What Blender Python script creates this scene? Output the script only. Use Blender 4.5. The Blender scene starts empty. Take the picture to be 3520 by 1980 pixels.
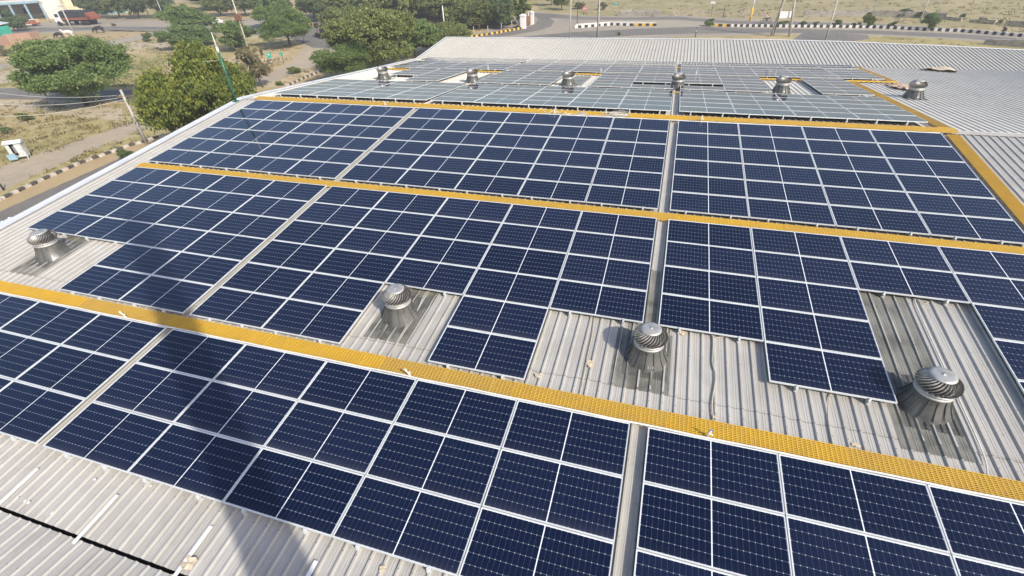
import bpy, math, random
import numpy as np
from mathutils import Matrix, Vector, Euler

# ------------------------------------------------------------------ camera, sky, sun, exposure
SC = bpy.context.scene
COL = SC.collection
R = math.radians
FPX = 1665.08                      # focal length in pixels of the 3520 px wide photograph
CAM = Vector((11.326, -6.457, 7.753))
RVEC = Vector((2.275068, 0.295514, -0.224362))
TH = R(5.4)                        # roof pitch
_ang = RVEC.length
_Rroof = Matrix.Rotation(_ang, 3, RVEC.normalized())     # roof frame -> camera (x right, y down, z ahead)
_RA3 = Matrix.Rotation(TH, 3, 'X')
RW = _Rroof @ _RA3.transposed()    # world -> camera
cam = bpy.data.cameras.new('camera')
cam.sensor_width = 36.0
cam.lens = FPX / 3520 * 36.0
cam.clip_start = 0.1
cam.clip_end = 6000
camo = bpy.data.objects.new('camera', cam)
COL.objects.link(camo)
m3 = Matrix((RW[0], -RW[1], -RW[2])).transposed()
camo.matrix_world = Matrix.Translation(CAM) @ m3.to_4x4()
SC.camera = camo

SUN_AZ, SUN_EL = R(124.0), R(37.5)          # azimuth clockwise from +Y
world = bpy.data.worlds.new('World')
SC.world = world
world.use_nodes = True
wn = world.node_tree
sky = wn.nodes.new('ShaderNodeTexSky')
sky.sky_type = 'NISHITA'
sky.sun_disc = False
sky.sun_elevation = SUN_EL
sky.sun_rotation = SUN_AZ
sky.air_density = 1.0
sky.dust_density = 2.0
sky.ozone_density = 2.5
bg = wn.nodes['Background']
bg.inputs['Strength'].default_value = 0.138
tint = wn.nodes.new('ShaderNodeMix'); tint.data_type = 'RGBA'; tint.blend_type = 'MULTIPLY'
tint.inputs[0].default_value = 1.0
tint.inputs[7].default_value = (1.045, .985, .965, 1)       # dusty air takes the green edge off the sky
wn.links.new(sky.outputs['Color'], tint.inputs[6])
wn.links.new(tint.outputs[2], bg.inputs['Color'])

sun = bpy.data.lights.new('sun', 'SUN')
sun.energy = 3.15
sun.angle = R(0.8)
sun.color = (1.0, 0.93, 0.82)
suno = bpy.data.objects.new('sun', sun)
COL.objects.link(suno)
SUNV = Vector((math.sin(SUN_AZ) * math.cos(SUN_EL), math.cos(SUN_AZ) * math.cos(SUN_EL), math.sin(SUN_EL)))
suno.rotation_euler = SUNV.to_track_quat('Z', 'Y').to_euler()
suno.location = (30, -30, 40)
SC.view_settings.view_transform = 'Standard'
SC.view_settings.look = 'None'
SC.view_settings.gamma = 1.0
SC.view_settings.exposure = 0.6

# ------------------------------------------------------------------ frames of reference
GZ = -6.5                                     # ground level
MA = Matrix.Rotation(TH, 4, 'X')              # near main slope: x right, y up the slope, z out (panel tops at z=0)
SR = 15.5
RIDGE = MA @ Vector((0, SR, 0))
MB = Matrix.Translation(RIDGE) @ Matrix.Rotation(-TH, 4, 'X')     # far slope, falls away from the ridge
VAL = MB @ Vector((0, 21.2, -0.165))
MC = Matrix.Translation(VAL) @ Matrix.Rotation(TH, 4, 'X')        # farthest bare slope
GUT = MA @ Vector((0, -4.6, -0.165))
MN = Matrix.Translation(GUT) @ Matrix.Rotation(-TH, 4, 'X')       # slope nearest the viewer
SHEET = -0.165                                # roof pan below panel tops

def T(x, y, z=0.0):
    return Matrix.Translation((x, y, z))

def ray(px, py):
    return RW.transposed() @ Vector(((px - 1760) / FPX, (py - 990) / FPX, 1.0))

def g(px, py, z=GZ):                          # a point of the ground
    d = ray(px, py)
    t = (z - CAM.z) / d.z
    return CAM + d * t

def hgt(P, px, py):                           # height of a vertical thing standing at P
    d = ray(px, py)
    h = Vector((P.x - CAM.x, P.y - CAM.y))
    d2 = Vector((d.x, d.y))
    t = h.dot(d2) / d2.dot(d2)
    return CAM.z + t * d.z - P.z

def mpp(P):                                   # metres per photograph pixel at P
    return (RW @ (P - CAM)).z / FPX * 1.02

def proj(P):
    v = RW @ (Vector(P) - CAM)
    return (1760 + FPX * v.x / v.z, 990 + FPX * v.y / v.z, v.z)

# ------------------------------------------------------------------ mesh helpers
class MB_:
    def __init__(s):
        s.v, s.f, s.mi, s.smooth = [], [], [], []
    def add(s, vs, fs, mi=0, mat=None, smooth=False):
        o = len(s.v)
        for p in vs:
            s.v.append(tuple(mat @ Vector(p)) if mat is not None else tuple(p))
        for f in fs:
            s.f.append([i + o for i in f]); s.mi.append(mi); s.smooth.append(smooth)
        return s
    def box(s, c, d, mi=0, mat=None):
        x, y, z = c; a, b, h = d[0] / 2, d[1] / 2, d[2] / 2
        vs = [(x + i * a, y + j * b, z + k * h) for k in (-1, 1) for j in (-1, 1) for i in (-1, 1)]
        fs = [(0, 2, 3, 1), (4, 5, 7, 6), (0, 1, 5, 4), (2, 6, 7, 3), (0, 4, 6, 2), (1, 3, 7, 5)]
        return s.add(vs, fs, mi, mat)
    def bar(s, p, q, w, h=None, mi=0):        # square bar between two points
        p, q = Vector(p), Vector(q); h = h or w
        d = (q - p); L = d.length
        if L < 1e-6: return s
        up = Vector((0, 0, 1)) if abs(d.normalized().z) < .95 else Vector((0, 1, 0))
        xa = d.normalized(); ya = up.cross(xa).normalized(); za = xa.cross(ya)
        M = Matrix.Translation((p + q) / 2) @ Matrix((xa, ya, za)).transposed().to_4x4()
        return s.box((0, 0, 0), (L, w, h), mi, M)
    def lathe(s, prof, n=16, mi=0, mat=None, smooth=True, cap=True):
        vs, fs = [], []
        for r, z in prof:
            for i in range(n):
                a = 2 * math.pi * i / n
                vs.append((r * math.cos(a), r * math.sin(a), z))
        for k in range(len(prof) - 1):
            for i in range(n):
                j = (i + 1) % n
                fs.append((k * n + i, k * n + j, (k + 1) * n + j, (k + 1) * n + i))
        s.add(vs, fs, mi, mat, smooth)
        if cap:
            s.add([vs[i] for i in range(n)], [list(range(n))[::-1]], mi, mat)
            s.add(vs[-n:], [list(range(n))], mi, mat)
        return s
    def tube(s, pts, r, n=8, mi=0, r2=None, smooth=True):
        pts = [Vector(p) for p in pts]; N = len(pts)
        vs, fs = [], []
        ref = Vector((0.13, 0.31, 0.94))
        for k, p in enumerate(pts):
            d = (pts[min(k + 1, N - 1)] - pts[max(k - 1, 0)]).normalized()
            a = d.cross(ref)
            if a.length < .05: a = d.cross(Vector((1, 0, 0)))
            a.normalize(); b = d.cross(a)
            rr = r if r2 is None else r + (r2 - r) * k / (N - 1)
            for i in range(n):
                t = 2 * math.pi * i / n
                vs.append(p + a * (rr * math.cos(t)) + b * (rr * math.sin(t)))
        for k in range(N - 1):
            for i in range(n):
                j = (i + 1) % n
                fs.append((k * n + i, k * n + j, (k + 1) * n + j, (k + 1) * n + i))
        fs.append(list(range(n))[::-1]); fs.append([(N - 1) * n + i for i in range(n)])
        return s.add(vs, fs, mi, None, smooth)
    def blob(s, c, rad, mi=0, n=10, m=7, mat=None, jit=0.0, rng=None):
        vs, fs = [], []
        for k in range(m + 1):
            th = math.pi * k / m
            for i in range(n):
                ph = 2 * math.pi * i / n
                j = 1 + (rng.uniform(-jit, jit) if jit else 0)
                vs.append((c[0] + rad[0] * math.sin(th) * math.cos(ph) * j, c[1] + rad[1] * math.sin(th) * math.sin(ph) * j, c[2] + rad[2] * math.cos(th) * j))
        for k in range(m):
            for i in range(n):
                j = (i + 1) % n
                fs.append((k * n + i, (k + 1) * n + i, (k + 1) * n + j, k * n + j))
        return s.add(vs, fs, mi, mat, True)
    def mesh(s, name, mats):
        me = bpy.data.meshes.new(name)
        me.from_pydata(s.v, [], s.f)
        for m in (mats if isinstance(mats, (list, tuple)) else [mats]):
            me.materials.append(m)
        me.polygons.foreach_set('material_index', s.mi)
        me.polygons.foreach_set('use_smooth', s.smooth)
        me.update()
        return me
    def build(s, name, mats, parent=None, mat=None):
        return obj(name, s.mesh(name, mats), parent, mat)

def obj(name, me, parent=None, mat=None):
    o = bpy.data.objects.new(name, me)
    COL.objects.link(o)
    if parent is not None:
        o.parent = parent
    if mat is not None:
        o.matrix_basis = mat
    return o

def tag(o, label=None, cat=None, group=None, kind=None):
    if label: o['label'] = label
    if cat: o['category'] = cat
    if group: o['group'] = group
    if kind: o['kind'] = kind
    return o

def thing(name, mat, label, cat, group=None):
    o = bpy.data.objects.new(name, None)
    COL.objects.link(o)
    o.empty_display_size = .2
    o.matrix_basis = mat
    return tag(o, label, cat, group)

def copy_tree(o, mat, label=None):
    c = o.copy(); COL.objects.link(c); c.matrix_basis = mat
    if label: c['label'] = label
    for ch in list(KIDS.get(o.name, ())):
        d = ch.copy(); COL.objects.link(d); d.parent = c; d.matrix_basis = ch.matrix_basis.copy()
        for gch in list(KIDS.get(ch.name, ())):
            e = gch.copy(); COL.objects.link(e); e.parent = d; e.matrix_basis = gch.matrix_basis.copy()
    return c
KIDS = {}
def kid(o, p):
    KIDS.setdefault(p.name, []).append(o)
    return o

# ------------------------------------------------------------------ materials
def newmat(name):
    m = bpy.data.materials.new(name); m.use_nodes = True
    nt = m.node_tree
    return m, nt, nt.nodes['Principled BSDF']

def N(nt, typ, **kw):
    n = nt.nodes.new(typ)
    for k, v in kw.items(): setattr(n, k, v)
    return n

def math_(nt, op, a, b=None, c=None, clamp=False):
    n = nt.nodes.new('ShaderNodeMath'); n.operation = op; n.use_clamp = clamp
    for i, x in enumerate((a, b, c)):
        if x is None: continue
        if isinstance(x, (int, float)): n.inputs[i].default_value = x
        else: nt.links.new(x, n.inputs[i])
    return n.outputs[0]

def mixc(nt, fac, a, b, blend='MIX'):
    n = nt.nodes.new('ShaderNodeMix'); n.data_type = 'RGBA'; n.blend_type = blend
    for sock, x in ((n.inputs[0], fac), (n.inputs[6], a), (n.inputs[7], b)):
        if isinstance(x, (int, float)): sock.default_value = x
        elif isinstance(x, tuple): sock.default_value = (x[0], x[1], x[2], 1)
        else: nt.links.new(x, sock)
    return n.outputs[2]

def ramp(nt, fac, stops):
    n = nt.nodes.new('ShaderNodeValToRGB')
    e = n.color_ramp.elements
    while len(e) < len(stops): e.new(.5)
    for el, (p, c) in zip(e, stops):
        el.position = p; el.color = (c[0], c[1], c[2], 1) if isinstance(c, tuple) else (c, c, c, 1)
    nt.links.new(fac, n.inputs[0])
    return n.outputs[0]

def noise(nt, vec, scale, detail=4, rough=.55, dist=0.0):
    n = nt.nodes.new('ShaderNodeTexNoise')
    n.inputs['Scale'].default_value = scale; n.inputs['Detail'].default_value = detail
    n.inputs['Roughness'].default_value = rough; n.inputs['Distortion'].default_value = dist
    nt.links.new(vec, n.inputs['Vector'])
    return n.outputs[0]

def coords(nt, which='Object', scale=None):
    t = nt.nodes.new('ShaderNodeTexCoord').outputs[which]
    if scale:
        mp = nt.nodes.new('ShaderNodeMapping'); mp.inputs['Scale'].default_value = scale
        nt.links.new(t, mp.inputs['Vector']); return mp.outputs[0]
    return t

def objrand(nt):
    return nt.nodes.new('ShaderNodeObjectInfo').outputs['Random']

def bump(nt, bs, h, strength=.3, dist=.01):
    b = nt.nodes.new('ShaderNodeBump'); b.inputs['Strength'].default_value = strength; b.inputs['Distance'].default_value = dist
    nt.links.new(h, b.inputs['Height']); nt.links.new(b.outputs[0], bs.inputs['Normal'])

def simple(name, col, rough=.6, metal=0.0, var=.12, scale=6.0, spec=.5, dark=None):
    m, nt, bs = newmat(name)
    v = coords(nt)
    f = noise(nt, v, scale, 5)
    d = dark or tuple(c * (1 - 2.2 * var) for c in col)
    l = tuple(min(1, c * (1 + var)) for c in col)
    nt.links.new(ramp(nt, f, [(.3, d), (.5, col), (.72, l)]), bs.inputs['Base Color'])
    bs.inputs['Roughness'].default_value = rough; bs.inputs['Metallic'].default_value = metal
    bs.inputs['Specular IOR Level'].default_value = spec
    return m

M = {}
def mat_cells():
    m, nt, bs = newmat('solar_cells')
    la = nt.nodes.new('ShaderNodeAttribute'); la.attribute_name = 'loc'
    sep = nt.nodes.new('ShaderNodeSeparateXYZ'); nt.links.new(la.outputs['Vector'], sep.inputs[0])
    x, y = sep.outputs[0], sep.outputs[1]
    ax = math_(nt, 'ABSOLUTE', x)
    u = math_(nt, 'DIVIDE', math_(nt, 'SUBTRACT', ax, .010), .0917)          # 12 cells each half
    v = math_(nt, 'DIVIDE', math_(nt, 'ADD', y, .540), .1800)                # 6 cells
    du = math_(nt, 'MULTIPLY', math_(nt, 'ABSOLUTE', math_(nt, 'SUBTRACT', u, math_(nt, 'ROUND', u))), .0917)
    dv = math_(nt, 'MULTIPLY', math_(nt, 'ABSOLUTE', math_(nt, 'SUBTRACT', v, math_(nt, 'ROUND', v))), .1800)
    lu = math_(nt, 'LESS_THAN', du, .0017)
    lv = math_(nt, 'LESS_THAN', dv, .0022)
    dot = math_(nt, 'LESS_THAN', math_(nt, 'ADD', du, dv), .0100)
    mid = math_(nt, 'LESS_THAN', ax, .0090)
    edge = math_(nt, 'MAXIMUM', math_(nt, 'GREATER_THAN', ax, 1.116), math_(nt, 'GREATER_THAN', math_(nt, 'ABSOLUTE', y), .541))
    # fine busbars running along the long side of every cell
    bus = math_(nt, 'LESS_THAN', math_(nt, 'ABSOLUTE', math_(nt, 'SUBTRACT', math_(nt, 'FRACT', math_(nt, 'MULTIPLY', v, 9)), .5)), .035)
    w = coords(nt, 'Generated')
    rnd = objrand(nt)
    cell = mixc(nt, rnd, (.0004, .0048, .0240), (.0014, .0070, .0335))
    cell = mixc(nt, math_(nt, 'MULTIPLY', bus, .015), cell, (.30, .33, .38))
    cell = mixc(nt, math_(nt, 'MULTIPLY', lu, .12), cell, (.55, .60, .64))
    cell = mixc(nt, math_(nt, 'MULTIPLY', lv, .24), cell, (.60, .66, .70))
    cell = mixc(nt, math_(nt, 'MULTIPLY', dot, .55), cell, (.70, .74, .76))
    cell = mixc(nt, mid, cell, (.78, .80, .80))
    cell = mixc(nt, edge, cell, (.78, .80, .80))
    # thin uneven film of dust, thicker along the lower edge
    geo = nt.nodes.new('ShaderNodeNewGeometry').outputs['Position']
    dn = noise(nt, geo, 1.3, 6, .62)
    dn2 = noise(nt, geo, 14, 4, .6)
    low = math_(nt, 'MULTIPLY', math_(nt, 'POWER', math_(nt, 'DIVIDE', math_(nt, 'SUBTRACT', .56, y), 1.12, clamp=True), 14.0), .05)
    dust = math_(nt, 'ADD', math_(nt, 'MULTIPLY', math_(nt, 'MULTIPLY', dn, dn2), .016), math_(nt, 'ADD', low, .0005), clamp=True)
    dust = math_(nt, 'MULTIPLY', dust, math_(nt, 'ADD', .3, math_(nt, 'MULTIPLY', rnd, 1.9)))
    spots = math_(nt, 'GREATER_THAN', noise(nt, geo, 30, 2, .5), .745)
    dust = math_(nt, 'ADD', dust, math_(nt, 'MULTIPLY', spots, .25), clamp=True)
    colr = mixc(nt, dust, cell, (.42, .40, .36))
    nt.links.new(colr, bs.inputs['Base Color'])
    bs.inputs['Roughness'].default_value = .5
    bs.inputs['Specular IOR Level'].default_value = 0.0
    bs.inputs['Coat Weight'].default_value = 1.0
    bs.inputs['Coat IOR'].default_value = 1.44
    nt.links.new(math_(nt, 'ADD', .035, math_(nt, 'MULTIPLY', dust, .5)), bs.inputs['Coat Roughness'])
    return m
M['cells'] = mat_cells()
M['frame'] = simple('anodised_aluminium', (.66, .68, .67), .42, .15, .05, 3)
M['alu'] = simple('mill_aluminium', (.62, .63, .62), .45, .35, .08, 5)

def mat_roof(name, base, dirt, dirtamt, metal=.25, rough=.42, lap=True):
    m, nt, bs = newmat(name)
    oc = coords(nt)
    sep = nt.nodes.new('ShaderNodeSeparateXYZ'); nt.links.new(oc, sep.inputs[0])
    y = sep.outputs[1]
    streak = noise(nt, coords(nt, 'Object', (9.0, .35, 1.0)), 1.6, 6, .65)
    fine = noise(nt, coords(nt, 'Object', (40.0, 1.6, 1.0)), 1.2, 4, .6)
    blot = noise(nt, oc, .9, 7, .66, .6)
    spot = noise(nt, oc, 7.0, 3, .5)
    c = mixc(nt, math_(nt, 'MULTIPLY', ramp(nt, streak, [(.35, 0.0), (.72, 1.0)]), dirtamt), base, dirt)
    c = mixc(nt, math_(nt, 'MULTIPLY', ramp(nt, blot, [(.45, 0.0), (.68, 1.0)]), dirtamt * .9), c, tuple(d * .85 for d in dirt))
    c = mixc(nt, math_(nt, 'MULTIPLY', ramp(nt, fine, [(.5, 0.0), (.8, 1.0)]), .22), c, tuple(min(1, b * 1.25) for b in base))
    c = mixc(nt, math_(nt, 'MULTIPLY', ramp(nt, spot, [(.70, 0.0), (.76, 1.0)]), dirtamt * .8), c, tuple(d * .6 for d in dirt))
    # sheets differ a little from one another (1.03 m cover width)
    sx = math_(nt, 'FLOOR', math_(nt, 'DIVIDE', sep.outputs[0], 1.034))
    wnz = nt.nodes.new('ShaderNodeTexWhiteNoise'); wnz.noise_dimensions = '1D'; nt.links.new(sx, wnz.inputs['W'])
    c = mixc(nt, math_(nt, 'MULTIPLY', wnz.outputs[0], .16), c, dirt)
    # wavering rusty line of sealant where one length laps the next
    yl = math_(nt, 'ADD', y, math_(nt, 'MULTIPLY', noise(nt, oc, 1.1, 2), .10))
    dl = math_(nt, 'ABSOLUTE', math_(nt, 'SUBTRACT', yl, 1.0))
    if lap:
        c = mixc(nt, math_(nt, 'MULTIPLY', math_(nt, 'LESS_THAN', dl, .009), .75), c, (.16, .12, .08))
    rx = math_(nt, 'ABSOLUTE', math_(nt, 'SUBTRACT', math_(nt, 'FRACT', math_(nt, 'ADD', math_(nt, 'DIVIDE', math_(nt, 'SUBTRACT', sep.outputs[0], 1.972), .2585), .5)), .5))
    ry = math_(nt, 'ABSOLUTE', math_(nt, 'SUBTRACT', math_(nt, 'FRACT', math_(nt, 'DIVIDE', y, 1.42)), .5))
    scr = math_(nt, 'MULTIPLY', math_(nt, 'LESS_THAN', rx, .038), math_(nt, 'LESS_THAN', ry, .0075))
    c = mixc(nt, math_(nt, 'MULTIPLY', scr, .8), c, (.10, .085, .07))
    nt.links.new(c, bs.inputs['Base Color'])
    bs.inputs['Metallic'].default_value = metal
    bs.inputs['Specular IOR Level'].default_value = .3
    nt.links.new(math_(nt, 'ADD', rough, math_(nt, 'MULTIPLY', blot, .2)), bs.inputs['Roughness'])
    bump(nt, bs, noise(nt, coords(nt, 'Object', (3.0, .8, 1.0)), 2.2, 3), .12, .02)
    return m
M['roofA'] = mat_roof('weathered_roof_sheet', (.475, .462, .425), (.325, .308, .27), .45, .06, .5)
M['roofB'] = mat_roof('grey_roof_sheet', (.68, .645, .56), (.50, .47, .41), .4, .0, .6, lap=False)
M['roofC'] = mat_roof('cream_roof_sheet', (.50, .485, .43), (.38, .36, .31), .3, .0, .6, lap=False)
M['trim'] = simple('white_flashing', (.72, .73, .72), .38, .2, .06, 1.2)
M['skylight'] = simple('dirty_skylight_sheet', (.20, .195, .165), .4, 0, .3, 2.0, dark=(.10, .097, .08))
M['polybase'] = simple('dark_plastic_base', (.105, .105, .095), .3, 0, .28, 3.0, dark=(.05, .05, .046))
M['galv'] = simple('spun_aluminium', (.44, .425, .40), .46, .65, .18, 9)
M['galvcap'] = simple('dusty_aluminium_cap', (.46, .45, .42), .5, .45, .12, 6)
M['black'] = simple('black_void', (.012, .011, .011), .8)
M['rust'] = simple('dark_gutter', (.03, .022, .02), .8, 0, .3)
def mat_yellow():
    m, nt, bs = newmat('yellow_grating')
    oc = coords(nt)
    f = noise(nt, oc, 2.0, 6, .65); f2 = noise(nt, oc, 24.0, 3)
    c = mixc(nt, objrand(nt), (.66, .410, .035), (.56, .36, .065))
    c = mixc(nt, math_(nt, 'MULTIPLY', ramp(nt, f, [(.45, 0.0), (.7, 1.0)]), .35), c, (.46, .27, .07))
    c = mixc(nt, math_(nt, 'MULTIPLY', ramp(nt, f2, [(.55, 0.0), (.75, 1.0)]), .25), c, (.55, .40, .16))
    nt.links.new(c, bs.inputs['Base Color']); bs.inputs['Roughness'].default_value = .6
    return m
M['yellow'] = mat_yellow()
M['pvc'] = simple('white_plastic_pipe', (.78, .75, .66), .5, 0, .08, 4)
M['cable'] = simple('beige_cable', (.46, .42, .33), .6, 0, .1, 4)
M['greycable'] = simple('pale_grey_cable', (.62, .61, .57), .6, 0, .1, 4)
M['blue'] = simple('blue_plastic', (.05, .22, .5), .4)
M['scrap'] = simple('dry_leaf_brown', (.58, .48, .34), .8, 0, .2, 12)
M['greenpaint'] = simple('dark_green_paint', (.02, .13, .085), .4, 0, .2, 5)
M['white'] = simple('white_paint', (.78, .78, .76), .5, 0, .08, 3)
M['kioskwhite'] = simple('grubby_white_paint', (.56, .57, .54), .6, 0, .14, 3)
M['inner'] = simple('slot_shade', (.075, .073, .07), .7)  # dark colour painted in as the shade inside the ventilator heads
M['conc'] = simple('pole_concrete', (.43, .41, .36), .85, 0, .15, 3)
M['concdark'] = simple('aged_concrete', (.33, .30, .25), .9, 0, .2, 1.5)
M['darksteel'] = simple('dark_steel', (.05, .045, .04), .6, .3, .2)
M['rusty'] = simple('rusty_steel', (.22, .12, .07), .8, .2, .25, 8)
M['kerbw'] = simple('white_kerb_paint', (.72, .70, .64), .8, 0, .16, 5)
M['kerbb'] = simple('black_kerb_paint', (.035, .03, .032), .8, 0, .2, 5)
M['kerbw2'] = simple('flaking_white_kerb', (.50, .46, .39), .9, 0, .25, 5)
M['kerbb2'] = simple('faded_black_kerb', (.09, .078, .068), .9, 0, .3, 5)
M['kerby'] = simple('yellow_kerb_paint', (.72, .44, .06), .8, 0, .16, 5)
M['signgreen'] = simple('green_sign_face', (.02, .33, .24), .5, 0, .06)
M['pink'] = simple('faded_red_sign', (.62, .20, .22), .6, 0, .2, 5)
M['tarp'] = simple('black_tarpaulin', (.035, .038, .042), .65, 0, .35, 2.5)
M['truckred'] = simple('truck_red_paint', (.27, .085, .05), .5, 0, .2, 3)
M['orange'] = simple('truck_orange_paint', (.55, .20, .06), .5, 0, .2, 3)
M['tan'] = simple('plywood_panel', (.50, .34, .20), .8, 0, .15, 3)
M['glass'] = simple('dark_window_glass', (.02, .025, .03), .08)
M['tyre'] = simple('black_tyre', (.018, .017, .016), .85)
M['rim'] = simple('steel_rim', (.3, .3, .3), .5, .6)
M['cream'] = simple('cream_plaster', (.66, .58, .40), .85, 0, .12, .7)
M['palewall'] = simple('whitewashed_wall', (.74, .68, .58), .85, 0, .14, .8)
M['bluewall'] = simple('pale_blue_paint', (.24, .38, .46), .7, 0, .12, 1.0)
M['teal'] = simple('teal_tarpaulin', (.02, .30, .22), .6, 0, .15, 1.0)
M['stone'] = simple('rubble_stone', (.40, .35, .25), .9, 0, .3, 2.2)
M['cowwhite'] = simple('white_hide', (.68, .64, .58), .8, 0, .1, 3)
M['cowdark'] = simple('dark_brown_hide', (.025, .02, .022), .7, 0, .2, 3)
M['skin'] = simple('brown_skin', (.22, .12, .075), .6)
M['shirt'] = simple('pale_pink_shirt', (.66, .52, .52), .8)
M['trouser'] = simple('dark_trousers', (.03, .03, .045), .8)
M['hair'] = simple('black_hair', (.012, .01, .01), .7)
def mat_brick():
    m, nt, bs = newmat('red_brick')
    b = nt.nodes.new('ShaderNodeTexBrick')
    b.inputs['Color1'].default_value = (.28, .15, .10, 1); b.inputs['Color2'].default_value = (.35, .20, .135, 1)
    b.inputs['Mortar'].default_value = (.42, .34, .26, 1); b.inputs['Scale'].default_value = 1.0
    b.inputs['Brick Width'].default_value = .46; b.inputs['Row Height'].default_value = .16; b.inputs['Mortar Size'].default_value = .02
    mp = nt.nodes.new('ShaderNodeMapping'); mp.inputs['Rotation'].default_value = (R(90), 0, 0)
    nt.links.new(coords(nt), mp.inputs['Vector']); nt.links.new(mp.outputs[0], b.inputs['Vector'])
    nt.links.new(mixc(nt, .3, b.outputs['Color'], ramp(nt, noise(nt, coords(nt), .8, 5), [(.3, (.26, .14, .1)), (.7, (.4, .26, .18))])), bs.inputs['Base Color'])
    bs.inputs['Roughness'].default_value = .9
    return m
M['brick'] = mat_brick()

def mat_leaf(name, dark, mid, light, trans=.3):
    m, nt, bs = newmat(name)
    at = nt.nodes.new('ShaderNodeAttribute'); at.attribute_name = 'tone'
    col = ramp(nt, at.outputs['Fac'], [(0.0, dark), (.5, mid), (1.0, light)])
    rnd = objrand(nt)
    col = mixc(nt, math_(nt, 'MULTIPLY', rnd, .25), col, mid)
    nt.links.new(col, bs.inputs['Base Color'])
    bs.inputs['Roughness'].default_value = .65
    bs.inputs['Specular IOR Level'].default_value = .25
    tr = nt.nodes.new('ShaderNodeBsdfTranslucent'); nt.links.new(mixc(nt, .35, col, light), tr.inputs['Color'])
    mx = nt.nodes.new('ShaderNodeMixShader'); mx.inputs[0].default_value = trans
    nt.links.new(bs.outputs[0], mx.inputs[1]); nt.links.new(tr.outputs[0], mx.inputs[2])
    nt.links.new(mx.outputs[0], nt.nodes['Material Output'].inputs['Surface'])
    return m
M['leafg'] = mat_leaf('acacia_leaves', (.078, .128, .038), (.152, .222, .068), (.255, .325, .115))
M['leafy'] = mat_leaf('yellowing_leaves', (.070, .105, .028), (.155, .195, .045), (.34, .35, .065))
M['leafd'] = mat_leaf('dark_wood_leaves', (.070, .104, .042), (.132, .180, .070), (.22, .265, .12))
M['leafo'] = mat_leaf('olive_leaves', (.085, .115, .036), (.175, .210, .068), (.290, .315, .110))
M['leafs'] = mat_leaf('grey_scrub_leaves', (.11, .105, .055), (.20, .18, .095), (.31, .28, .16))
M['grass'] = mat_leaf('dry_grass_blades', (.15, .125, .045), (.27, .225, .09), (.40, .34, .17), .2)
M['bark'] = simple('brown_bark', (.085, .062, .045), .9, 0, .3, 6)

def mat_ground():
    m, nt, bs = newmat('dry_ground')
    geo = nt.nodes.new('ShaderNodeNewGeometry').outputs['Position']
    big = noise(nt, geo, .035, 6, .62, .5)
    med = noise(nt, geo, .16, 7, .65, .4)
    fine = noise(nt, geo, 1.1, 6, .7)
    soil = ramp(nt, med, [(.30, (.33, .235, .13)), (.48, (.45, .345, .20)), (.64, (.55, .45, .29))])
    dry = ramp(nt, fine, [(.3, (.27, .225, .09)), (.55, (.39, .33, .15)), (.75, (.40, .34, .17))])
    green = ramp(nt, fine, [(.3, (.10, .115, .035)), (.6, (.185, .185, .065)), (.8, (.26, .24, .10))])
    c = mixc(nt, ramp(nt, big, [(.40, 0.0), (.56, 1.0)]), soil, dry)
    c = mixc(nt, math_(nt, 'MULTIPLY', ramp(nt, noise(nt, geo, .06, 6, .6, .8), [(.50, 0.0), (.64, 1.0)]), .5), c, green)
    c = mixc(nt, math_(nt, 'MULTIPLY', ramp(nt, noise(nt, geo, .30, 6, .7), [(.56, 0.0), (.68, 1.0)]), .75), c, (.50, .42, .27))
    c = mixc(nt, math_(nt, 'MULTIPLY', ramp(nt, noise(nt, geo, .55, 5, .7), [(.60, 0.0), (.70, 1.0)]), .6), c, (.15, .115, .06))
    nt.links.new(c, bs.inputs['Base Color']); bs.inputs['Roughness'].default_value = .95
    bs.inputs['Specular IOR Level'].default_value = .1
    bump(nt, bs, fine, .6, .12)
    return m
M['ground'] = mat_ground()
def mat_road(name, a, b, c2, amt=.6):
    m, nt, bs = newmat(name)
    geo = nt.nodes.new('ShaderNodeNewGeometry').outputs['Position']
    f = noise(nt, geo, .12, 7, .65, .8); h = noise(nt, geo, 1.6, 5, .7)
    c = mixc(nt, ramp(nt, f, [(.38, 0.0), (.62, 1.0)]), a, b)
    c = mixc(nt, math_(nt, 'MULTIPLY', ramp(nt, h, [(.45, 0.0), (.7, 1.0)]), amt), c, c2)
    nt.links.new(c, bs.inputs['Base Color']); bs.inputs['Roughness'].default_value = .9
    bs.inputs['Specular IOR Level'].default_value = .2
    return m
M['asphalt'] = mat_road('worn_asphalt', (.160, .150, .135), (.200, .185, .162), (.25, .225, .185), .45)
M['dirtroad'] = mat_road('dusty_road', (.42, .345, .245), (.345, .29, .21), (.50, .42, .31), .5)
M['paved'] = mat_road('dusty_paving', (.36, .315, .24), (.30, .265, .21), (.44, .385, .295), .5)
M['sand'] = mat_road('pale_sand', (.46, .385, .27), (.40, .33, .22), (.54, .47, .35), .5)
M['meadow'] = mat_road('dry_meadow', (.37, .305, .165), (.255, .225, .105), (.46, .385, .235), .6)
M['ochre'] = mat_road('ochre_soil', (.45, .335, .19), (.38, .285, .155), (.34, .28, .14), .5)

# ------------------------------------------------------------------ setting: ground and roads
rng = random.Random(7)
gm = MB_()
nx = 40
gv = []; gf = []
for j in range(nx + 1):
    for i in range(nx + 1):
        gv.append((-1100 + 1800 * i / nx, -250 + 1250 * j / nx, GZ))
for j in range(nx):
    for i in range(nx):
        a = j * (nx + 1) + i; gf.append((a, a + 1, a + nx + 2, a + nx + 1))
tag(gm.add(gv, gf).build('ground', M['ground']), kind='structure')

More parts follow.
